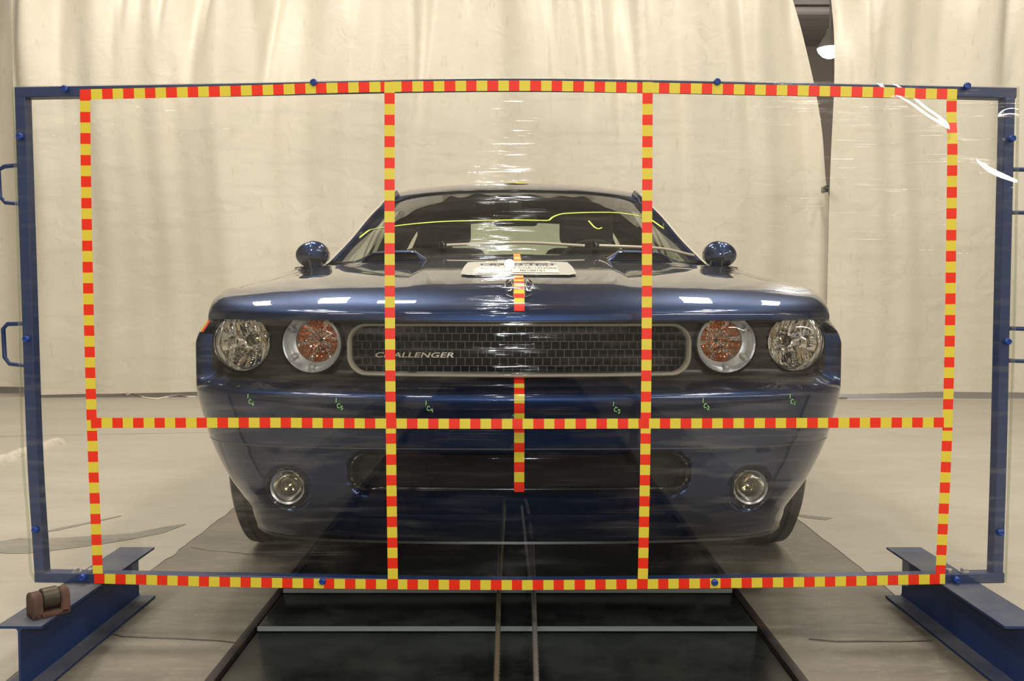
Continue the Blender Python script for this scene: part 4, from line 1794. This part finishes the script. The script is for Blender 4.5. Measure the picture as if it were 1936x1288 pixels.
for s in (-1, 1):
    # outer headlamp
    Lp = LAMP_O
    c = Vector(lamp_shell(Lp, s, ''))
    R = Lp['r']
    bm = bmesh.new()
    rows = []
    NA = 192
    for k in range(25):
        t = k / 24
        rr = (R - 0.006) * (1 - t) + 0.012 * t
        row = []
        for j in range(NA):
            th = 2 * pi * j / NA
            x, z_ = rr * cos(th), rr * sin(th)
            dep = 0.018 + 0.062 * (1 - (rr / R) ** 2)
            # vertical flutes, not on the clear wedge towards the fender side
            ang = (math.degrees(math.atan2(z_, -s * x)) + 360) % 360
            wedge = 1.0 if not (158 < ang < 204) else 0.0
            cx_ = x + 0.004 * sin(45 * z_) + 0.3
            col_ = int(cx_ / 0.0078)
            fr_ = cx_ / 0.0078 - col_
            rg_ = random.Random(col_ * 7 + (3 if z_ > 0.012 else 11 if z_ < -0.014 else 5))
            dep += wedge * ((fr_ - 0.5) * rg_.uniform(-0.0085, 0.0085) + z_ * rg_.uniform(-0.16, 0.16)) * (1 - t * 0.6)
            row.append(c + Vector((x, dep, z_)))
        rows.append(row)
    g_grid(bm, rows, closed=True)
    lamp = finish('headlamp', bm, M['reflector'], car, angle=25)
    bm = bmesh.new()
    g_lathe(bm, [(0.009, 0.082), (0.0095, 0.056), (0.008, 0.048), (0.004, 0.045), (0, 0.0445)], c + Vector((-s * 0.012, 0, 0.005)), 'y', 20)
    finish('bulb', bm, M['bulb'], lamp)
    bm = bmesh.new()
    g_lathe(bm, [(0.022, 0.078), (0.019, 0.068), (0.014, 0.066), (0.0105, 0.074)], c + Vector((-s * 0.012, 0, 0.005)), 'y', 32)
    finish('bulb_shield', bm, M['chrome'], lamp)
    bm = bmesh.new()
    # crescent rim, wider towards the fender
    rows = []
    for j in range(64):
        th = 2 * pi * j / 64
        wv = 0.006 + 0.008 * max(0, s * cos(th)) + 0.004 * max(0, -sin(th))
        u = Vector((cos(th), 0, sin(th)))
        rows.append([c + u * R + Vector((0, 0.055, 0)), c + u * R + Vector((0, 0.002, 0)), c + u * (R - 0.002) + Vector((0, -0.003, 0)), c + u * (R - wv * 0.6) + Vector((0, 0.003, 0)), c + u * (R - wv) + Vector((0, 0.022, 0))])
    rows.append(rows[0])
    g_grid(bm, rows)
    finish('lamp_rim', bm, M['chrome'], lamp, angle=40)
    bm = bmesh.new()
    g_lathe(bm, [(R - 0.002, 0.0), (R * 0.85, -0.010), (R * 0.6, -0.017), (R * 0.3, -0.021), (0.0001, -0.022)], c, 'y', 48)
    finish('lens', bm, M['lens'], lamp)
    bm = bmesh.new()
    g_lathe(bm, [(R + 0.007, 0.14), (R + 0.007, 0.012), (R + 0.004, 0.006), (R + 0.001, 0.010), (R, 0.14)], c, 'y', 64, keep=lambda i, j: True)
    finish('lamp_housing', bm, M['black'], lamp, angle=40)

    # inner lamp: broad silver ring round an amber fluted reflector
    Lp = LAMP_I
    c = Vector(lamp_shell(Lp, s, ''))
    R = Lp['r']
    ci = c + Vector((-s * 0.011, 0, 0.006))
    Ri = 0.054
    bm = bmesh.new()
    rows = []
    for j in range(72):
        th = 2 * pi * j / 72
        u = Vector((cos(th), 0, sin(th)))
        o_ = c + u * R
        i_ = ci + u * Ri
        rows.append([o_ + Vector((0, 0.05, 0)), o_ + Vector((0, 0.004, 0)), o_.lerp(i_, 0.10) + Vector((0, -0.002, 0)), o_.lerp(i_, 0.2) + Vector((0, 0.006, 0)),
                     o_.lerp(i_, 0.55) + Vector((0, 0.018, 0)), o_.lerp(i_, 0.88) + Vector((0, 0.014, 0)), i_ + Vector((0, 0.012, 0)), i_ + Vector((0, 0.030, 0))])
    rows.append(rows[0])
    g_grid(bm, rows)
    lamp = finish('parking_lamp', bm, M['lampsilver'], car, angle=45)
    bm = bmesh.new()
    rows = []
    NA = 120
    for k in range(15):
        t = k / 14
        rr = Ri * (1 - t) + 0.002 * t
        row = []
        for j in range(NA):
            th = 2 * pi * j / NA
            dep = 0.030 + 0.034 * (1 - (rr / Ri) ** 2)
            x, z_ = rr * cos(th), rr * sin(th)
            if rr > 0.030:
                dep += 0.0050 * abs(sin(x * 260)) * (0.5 + 0.5 * cos(z_ * 420))
            else:
                dep += 0.0030 * abs(sin(th * 13))
            row.append(ci + Vector((x, dep, z_)))
        rows.append(row)
    g_grid(bm, rows, closed=True, mi=lambda i, j: 0 if (i < 6 and (j // 5) % 4 != 0) or (i >= 6 and (j * 7 // 9) % 5 < 2) else 1)
    finish('amber_reflector', bm, [M['amber'], M['reflector']], lamp, angle=20)
    for deg in (215, 262, 150):
        a = radians(deg if s > 0 else 180 - deg)
        a = radians(180 - deg) if s > 0 else radians(deg)
        q = c.lerp(ci, 0.5) + Vector((cos(a), 0, sin(a))) * 0.0655 + Vector((0, 0.014, 0))
        bm = bmesh.new()
        g_lathe(bm, [(0.0085, 0.002), (0.0075, -0.004), (0.004, -0.007), (0, -0.008)], q, 'y', 20)
        finish('ring_stud', bm, M['steel'], lamp)
    bm = bmesh.new()
    g_lathe(bm, [(R - 0.001, 0.0), (R * 0.85, -0.010), (R * 0.6, -0.017), (R * 0.3, -0.021), (0.0001, -0.022)], c, 'y', 48)
    finish('lens', bm, M['lens'], lamp)
    bm = bmesh.new()
    g_lathe(bm, [(R + 0.007, 0.12), (R + 0.007, 0.012), (R + 0.004, 0.006), (R + 0.001, 0.010), (R, 0.12)], c, 'y', 64)
    finish('lamp_housing', bm, M['black'], lamp, angle=40)

    # fog lamp
    i = min(range(NI), key=lambda q: abs(PLAN[q][0] - FOG[0]))
    fy = PLAN[i][1] + 0.062
    c = Vector((s * FOG[0], fy, FOG[1]))
    bm = bmesh.new()
    g_lathe(bm, [(0.043, 0.012), (0.034, 0.034), (0.02, 0.045), (0.0, 0.05)], c, 'y', 40)
    lamp = finish('fog_lamp', bm, mat('fog_reflector', (0.42, 0.42, 0.40), 0.12, 1.0), car)
    bm = bmesh.new()
    g_lathe(bm, [(0.0475, 0.05), (0.0475, 0.0), (0.045, -0.004), (0.040, 0.0), (0.040, 0.012)], c, 'y', 40)
    finish('lamp_rim', bm, M['lampsilver'], lamp, angle=40)
    bm = bmesh.new()
    g_lathe(bm, [(0.044, 0.001), (0.036, -0.007), (0.02, -0.012), (0.0001, -0.0135)], c, 'y', 40)
    finish('lens', bm, M['lens'], lamp)
    bm = bmesh.new()
    g_lathe(bm, [(0.010, 0.045), (0.010, 0.018), (0.006, 0.012), (0, 0.011)], c, 'y', 16)
    finish('bulb', bm, M['bulb'], lamp)
    bm = bmesh.new()
    rows = []
    for k in range(48):
        th = 2 * pi * k / 48
        u = Vector((cos(th), 0, sin(th)))
        q = [nose(c.x + u.x * rr, c.z + u.z * rr, oo) for rr, oo in ((0.057, -0.001), (0.054, 0.0015), (0.049, 0.001))]
        rows.append(q + [c + u * 0.0475 + Vector((0, 0.02, 0)), c + u * 0.0475 + Vector((0, 0.09, 0))])
    rows.append(rows[0])
    g_grid(bm, rows)
    finish('lamp_housing', bm, M['trim_black'], lamp, angle=50)

# ---- door mirrors
for s in (-1, 1):
    c = Vector((s * 0.887, 1.74, 1.027))
    bm = bmesh.new()
    rows = []
    for k in range(17):
        t = -1 + 2 * k / 16
        row = []
        for j in range(40):
            th = 2 * pi * j / 40
            # egg outline, blunter on the side next to the car
            rx, rz = 0.070, 0.058
            ca, sa = cos(th), sin(th)
            sq = (abs(ca) ** 2.4 + abs(sa) ** 2.4) ** (-1 / 2.4)
            q = sqrt(max(0, 1 - min(1, abs(t)) ** 2.6)) if t < 0 else (1.0 - 0.06 * t)
            xx = rx * ca * sq * q
            zz = rz * sa * sq * q
            if s * ca > 0:
                zz *= 1 - 0.28 * (abs(ca)) ** 2
                zz -= 0.004
            row.append(c + Vector((xx, 0.055 * t, zz)))
        rows.append(row)
    V = g_grid(bm, rows, closed=True)
    mir = finish('door_mirror', bm, M['paint'], car, angle=60)
    bm = bmesh.new()
    g_grid(bm, [[p + Vector((0, -0.004, 0)) for p in rows[-1]], [c + Vector((0, 0.05, 0)) for p in rows[-1]]], closed=True)
    finish('mirror_glass', bm, M['chrome'], mir)
    bm = bmesh.new()
    a, b = c + Vector((-s * 0.026, -0.055, -0.030)), Vector((s * 0.858, 1.70, 0.965))
    rows = []
    for k in range(5):
        p = a.lerp(b, k / 4)
        wv = 0.026 - 0.004 * k / 4
        rows.append([p + Vector((x * wv, y_ * 0.030, 0)) for x, y_ in ((-1, -.6), (-.6, -1), (.6, -1), (1, -.6), (1, .6), (.6, 1), (-.6, 1), (-1, .6))])
    g_grid(bm, rows, closed=True)
    finish('mirror_stalk', bm, M['paint'], mir, angle=40)
    bm = bmesh.new()
    V = g_lathe(bm, [(1.0, 0.0), (0.96, 0.007), (0.8, 0.010), (0, 0.011)], (0, 0, 0), 'z', 32)
    bmesh.ops.scale(bm, verts=bm.verts, vec=(0.075, 0.085, 1))
    bmesh.ops.translate(bm, verts=bm.verts, vec=(s * 0.880, 1.70, crest(1.70) - 0.002))
    finish('mirror_base', bm, M['trim_black'], mir)

# ---- wheels
for wy in (0.90, 3.846):
    for s in (-1, 1):
        cx, R = s * 0.785, 0.357
        c = Vector((cx, wy, R - 0.002))
        hwid = 0.1175
        prof = [(0.235, -hwid * .80), (0.26, -hwid * .98), (0.30, -hwid * 1.02), (0.325, -hwid * .98), (0.343, -hwid * .90)]
        tread = []
        for k in range(41):
            t = -0.86 + 1.72 * k / 40
            g = 0.0
            for gx in (-0.55, -0.19, 0.19, 0.55):
                if abs(t - gx) < 0.045:
                    g = 0.007
            tread.append((R - 0.010 * abs(t) ** 4 - g, hwid * t))
        prof += tread + [(0.343, hwid * .90), (0.325, hwid * .98), (0.30, hwid * 1.02), (0.26, hwid * .98), (0.235, hwid * .80)]
        bm = bmesh.new()
        g_lathe(bm, prof, c, 'x', 72)
        wh = finish('wheel', bm, M['rubber'], car, angle=30)
        bm = bmesh.new()
        so = s
        g_lathe(bm, [(0.236, -hwid * .8), (0.225, -hwid * .7), (0.215, 0.0), (0.225, hwid * .7), (0.238, hwid * .8)], c, 'x', 64)
        g_lathe(bm, [(0.0, so * 0.085), (0.05, so * 0.085), (0.055, so * 0.06), (0.05, so * 0.03)], c, 'x', 32)
        for k in range(5):
            a = radians(90 + 72 * k)
            t = Vector((0, cos(a), sin(a)))
            n = Vector((0, -sin(a), cos(a)))
            rr = []
            for q, wv, xo in ((0.03, .035, .080), (0.13, .030, .078), (0.222, .042, .090)):
                p = c + t * q
                rr.append([p + n * wv + Vector((so * (xo - .03), 0, 0)), p + n * wv * .8 + Vector((so * xo, 0, 0)), p - n * wv * .8 + Vector((so * xo, 0, 0)), p - n * wv + Vector((so * (xo - .03), 0, 0))])
            g_grid(bm, rr, closed=True)
        finish('rim', bm, M['alloy'], wh, angle=35)
        # dark wheel housing
        bm = bmesh.new()
        rows = []
        for k in range(19):
            a = pi * k / 18
            rows.append([Vector((s * x, wy + 0.388 * cos(a), 0.345 + 0.388 * sin(a))) for x in (0.55, 0.90)])
        g_grid(bm, rows)
        finish('wheel_liner', bm, M['void'], car)

# ---- things stuck on the car: centre tape, targets, placard, emblem, corner patch, marker notes
def tape_mesh(name, strips, parent, sq=T, first=0, half=T / 2):
    """strips: list of (left, right) points along the run"""
    bm = bmesh.new()
    acc, k = 0.0, first
    prev = None
    for a, b in strips:
        if prev is not None:
            L = ((a + b) / 2 - (prev[0] + prev[1]) / 2).length
            f = bm.faces.new([bm.verts.new(v) for v in (prev[0], prev[1], b, a)])
            f.material_index = (k + int(acc / sq)) % 2
            acc += L
        prev = (a, b)
    bmesh.ops.remove_doubles(bm, verts=bm.verts, dist=1e-6)
    return finish(name, bm, [M['tape_y'], M['tape_r']], parent, recalc=True)


hw_ = 0.0127
run = []
n = 400
for k in range(n + 1):
    y0 = 0.004 + (1.36 - 0.004) * (k / n) ** 1.6
    run.append((hood_pt(-hw_, y0, 0.0025), hood_pt(hw_, y0, 0.0025)))
tape_mesh('centre_tape', run, HOOD, first=1)
run = []
for k in range(161):
    z = 0.352 + (0.645 - 0.352) * k / 160
    i = 0
    q = fascia(0, z, 1)[0]
    d = d_mid(z) + 0.058 * recess(0.0, z)
    kk = intake(0, z)
    yv = d + 0.075 * kk if z < 0.445 and kk > 0 else d
    yv = d - 0.0022 + (0.0)
    run.append((Vector((-hw_, yv, z)), Vector((hw_, yv, z))))
tape_mesh('centre_tape', run, car, first=1)
# red and yellow corner patch beside the outer headlamp
bm = bmesh.new()
pz = (0.776, 0.754)
for q, (ua, ub) in enumerate(((0.893, 0.919), (0.919, 0.946))):
    pts = []
    for uu, zz in ((ua, pz[0]), (ub, pz[0] + 0.003), (ub, pz[1] - 0.006), (ua, pz[1] - 0.008)):
        i = min(range(NI), key=lambda t: abs(ARC[t] - uu))
        nn_ = PN[i]
        dd_ = d_cor(zz)
        p = Vector((-(PLAN[i][0] + nn_[0] * dd_), PLAN[i][1] + nn_[1] * dd_, zz))
        pts.append(p + Vector((nn_[0], -nn_[1], 0)) * 0.002)
    f = bm.faces.new([bm.verts.new(p) for p in pts])
    f.material_index = 1 - q
finish('corner_tape', bm, [M['tape_y'], M['tape_r']], car)


def target(name, place, r, parent):
    bm = bmesh.new()
    for q in range(4):
        pts = [(0, 0)] + [(r * cos(radians(90 * q + 90 * k / 10)), r * sin(radians(90 * q + 90 * k / 10))) for k in range(11)]
        vs = [bm.verts.new(place(*p)) for p in pts]
        for a, b in zip(vs[1:], vs[2:]):
            f = bm.faces.new((vs[0], a, b))
            f.material_index = q % 2
    return finish(name, bm, [M['target_k'], M['target_y']], parent)


def roof_z(x, y):
    a = abs(x) / hw(y)
    return zr(y) - 0.048 * a ** 2.2


target('round_target', lambda u, v: Vector((0.002 + u, 2.44 + v, roof_z(u, 2.44 + v) + 0.004)), 0.066, car)
target('round_target', lambda u, v: Vector((0.002 + u, 1.36 + v * 0.6, upper(u, 1.36 + v * 0.6) + 0.006)), 0.080, car)

# placard on the hood
def plc(lift):
    def f(u, v, d=0.0):
        # u across (metres), v from 0 (front) to 1 (rear)
        y0 = 0.245 + 0.44 * v
        return hood_pt(u, y0, lift + d)
    return f


def placard_sheet(name, u0, u1, v0, v1, rad, lift, m, parent):
    f = plc(lift)
    bm = bmesh.new()
    n = 24
    rows = []
    for k in range(n + 1):
        v = v0 + (v1 - v0) * k / n
        dv = min(v - v0, v1 - v) * 0.44
        ins = rad - sqrt(max(0, rad * rad - max(0, rad - dv) ** 2)) if dv < rad else 0.0
        rows.append([f(u0 + ins + (u1 - u0 - 2 * ins) * j / 16, v) for j in range(17)])
    g_grid(bm, rows)
    return finish(name, bm, m, parent)


plk = placard_sheet('test_placard', -0.158, 0.158, 0, 1, 0.02, 0.0045, M['placard'], HOOD)
placard_sheet('placard_label', -0.112, 0.112, 0.06, 0.47, 0.001, 0.0060, M['paper'], plk)
placard_sheet('placard_header', -0.10, 0.10, 0.74, 0.98, 0.01, 0.0060, M['paper'], plk)


def line(s, v, size, m, xs, uc=0.0, bold=0.0):
    f = plc(0.0075)
    text_mesh('placard_lettering', s, size, m, plk, lambda a, b, d: f(uc + a, v + b / 0.44), 0, 0, xs=xs, bold=bold)


line('NCAP 35 MPH FRONTAL', 0.385, 0.050, M['ink2'], 0.36)
line('2009 DODGE CHALLENGER', 0.255, 0.050, M['ink2'], 0.36)
line('M90303    00100101', 0.125, 0.050, M['ink2'], 0.36)
line('CRASH-TEST', 0.60, 0.092, M['ink'], 0.44, bold=0.0035)
line('safercar.gov', 0.855, 0.072, M['ink2'], 0.42, -0.02)
# car outline swoosh in the header
f = plc(0.0075)
bm = bmesh.new()
sw = curve_sample([(0.025, 0.93), (0.045, 0.94), (0.060, 0.87), (0.085, 0.83), (0.094, 0.79), (0.093, 0.76)], 24)
sw2 = [(0.02 - 0.0, 0.785), (0.09, 0.775)]
for rn in (sw, [Vector(q) for q in sw2]):
    g_grid(bm, [[f(q[0], q[1] - 0.010) for q in rn], [f(q[0] + 0.001, q[1] + 0.010) for q in rn]])
finish('placard_emblem', bm, M['ink2'], plk)

# curled chrome emblem on the hood's nose, mostly under the tape
bm = bmesh.new()
for s in (-1, 1):
    pts = []
    for k in range(28):
        t = k / 27
        a = radians(100 - 330 * t)
        rr = 0.0165 * (1 - 0.60 * t)
        u, v = s * (0.0235 + rr * cos(a) * 0.8), 0.0 + rr * sin(a)
        pts.append(hood_pt(u, 0.115 + v * 3.4, 0.004))
    g_tube(bm, pts, [0.0030 - 0.0012 * k / 27 for k in range(28)], 6)
    g_tube(bm, [hood_pt(s * 0.0150, 0.115 + q * 3.4, 0.004) for q in (0.018, 0.006, -0.008, -0.020)], 0.0020, 6)
    g_tube(bm, [hood_pt(s * (0.0150 + 0.016 * q), 0.115 + (-0.020 + 0.004 * q) * 3.4, 0.004) for q in (0, .5, 1)], 0.0018, 6)
finish('emblem', bm, M['chrome'], HOOD)

# small green handwritten marks along the bumper
def nearest_i(x):
    return min(range(NI), key=lambda t: abs(PLAN[t][0] - abs(x)))


def mark(px, py, digit):
    x0 = (px - 980) / FPX * (2.36 if abs(px - 980) < 400 else 2.45)
    z0 = None
    i = nearest_i(x0)
    # height from the photo row at this depth
    zt = at(px, py, CARY + PLAN[i][1] + 0.004).z

    def surf(u, v):
        x = x0 + u
        ii = nearest_i(x)
        s = 1 if x >= 0 else -1
        lo_, hi_ = max(ii - 1, 0), min(ii + 1, NI - 1)
        zz = zt + v
        a_, b_ = fascia(lo_, zz, s)[0], fascia(hi_, zz, s)[0]
        t = 0.5 if abs(b_.x - a_.x) < 1e-6 else min(1, max(0, (x - a_.x) / (b_.x - a_.x)))
        return Vector((x, a_.y + (b_.y - a_.y) * t - 0.0012, zz))
    bm = bmesh.new()

    def stroke(pts, wd=0.0010):
        P = [surf(*p) for p in pts]
        for a, b in zip(P, P[1:]):
            t = (b - a)
            n = Vector((-t.z, 0, t.x)).normalized() * wd
            e = t.normalized() * wd * 0.7
            bm.faces.new([bm.verts.new(v) for v in (a + n - e, b + n + e, b - n + e, a - n - e)])
    stroke([(-0.002, 0.016), (-0.0025, 0.006)])
    stroke([(0.007, 0.001), (0.003, 0.003), (0.000, -0.002), (0.001, -0.007), (0.006, -0.008)])
    D = {'1': [[(0, 4), (0, -4)]], '2': [[(-2, 3), (0, 4), (2, 2), (-2, -4), (2.5, -4)]],
         '3': [[(-2, 4), (2, 4), (0, 0.5), (2, -1), (1, -4), (-2, -4)]],
         '4': [[(-2, 4), (-2, 0.5), (2, 0.5)], [(2, 4), (2, -4)]],
         '5': [[(2, 4), (-2, 4), (-2, 0.5), (1.5, 0.5), (2, -2), (0, -4), (-2, -3.5)]],
         '6': [[(1.5, 4), (-1.5, 1), (-2, -2), (0, -4), (2, -2), (0, 0), (-1.8, -1.5)]]}
    for st_ in D[digit]:
        stroke([(0.0115 + a * 0.001, -0.008 + b * 0.0011) for a, b in st_])
    o = finish('green_mark', bm, M['chalk'], car, recalc=True)


for px, py, dg in ((1466, 757, '1'), (1315, 765, '2'), (1151, 772, '3'), (814, 770, '4'), (650, 765, '5'), (497, 757, '6')):
    mark(px, py, dg)
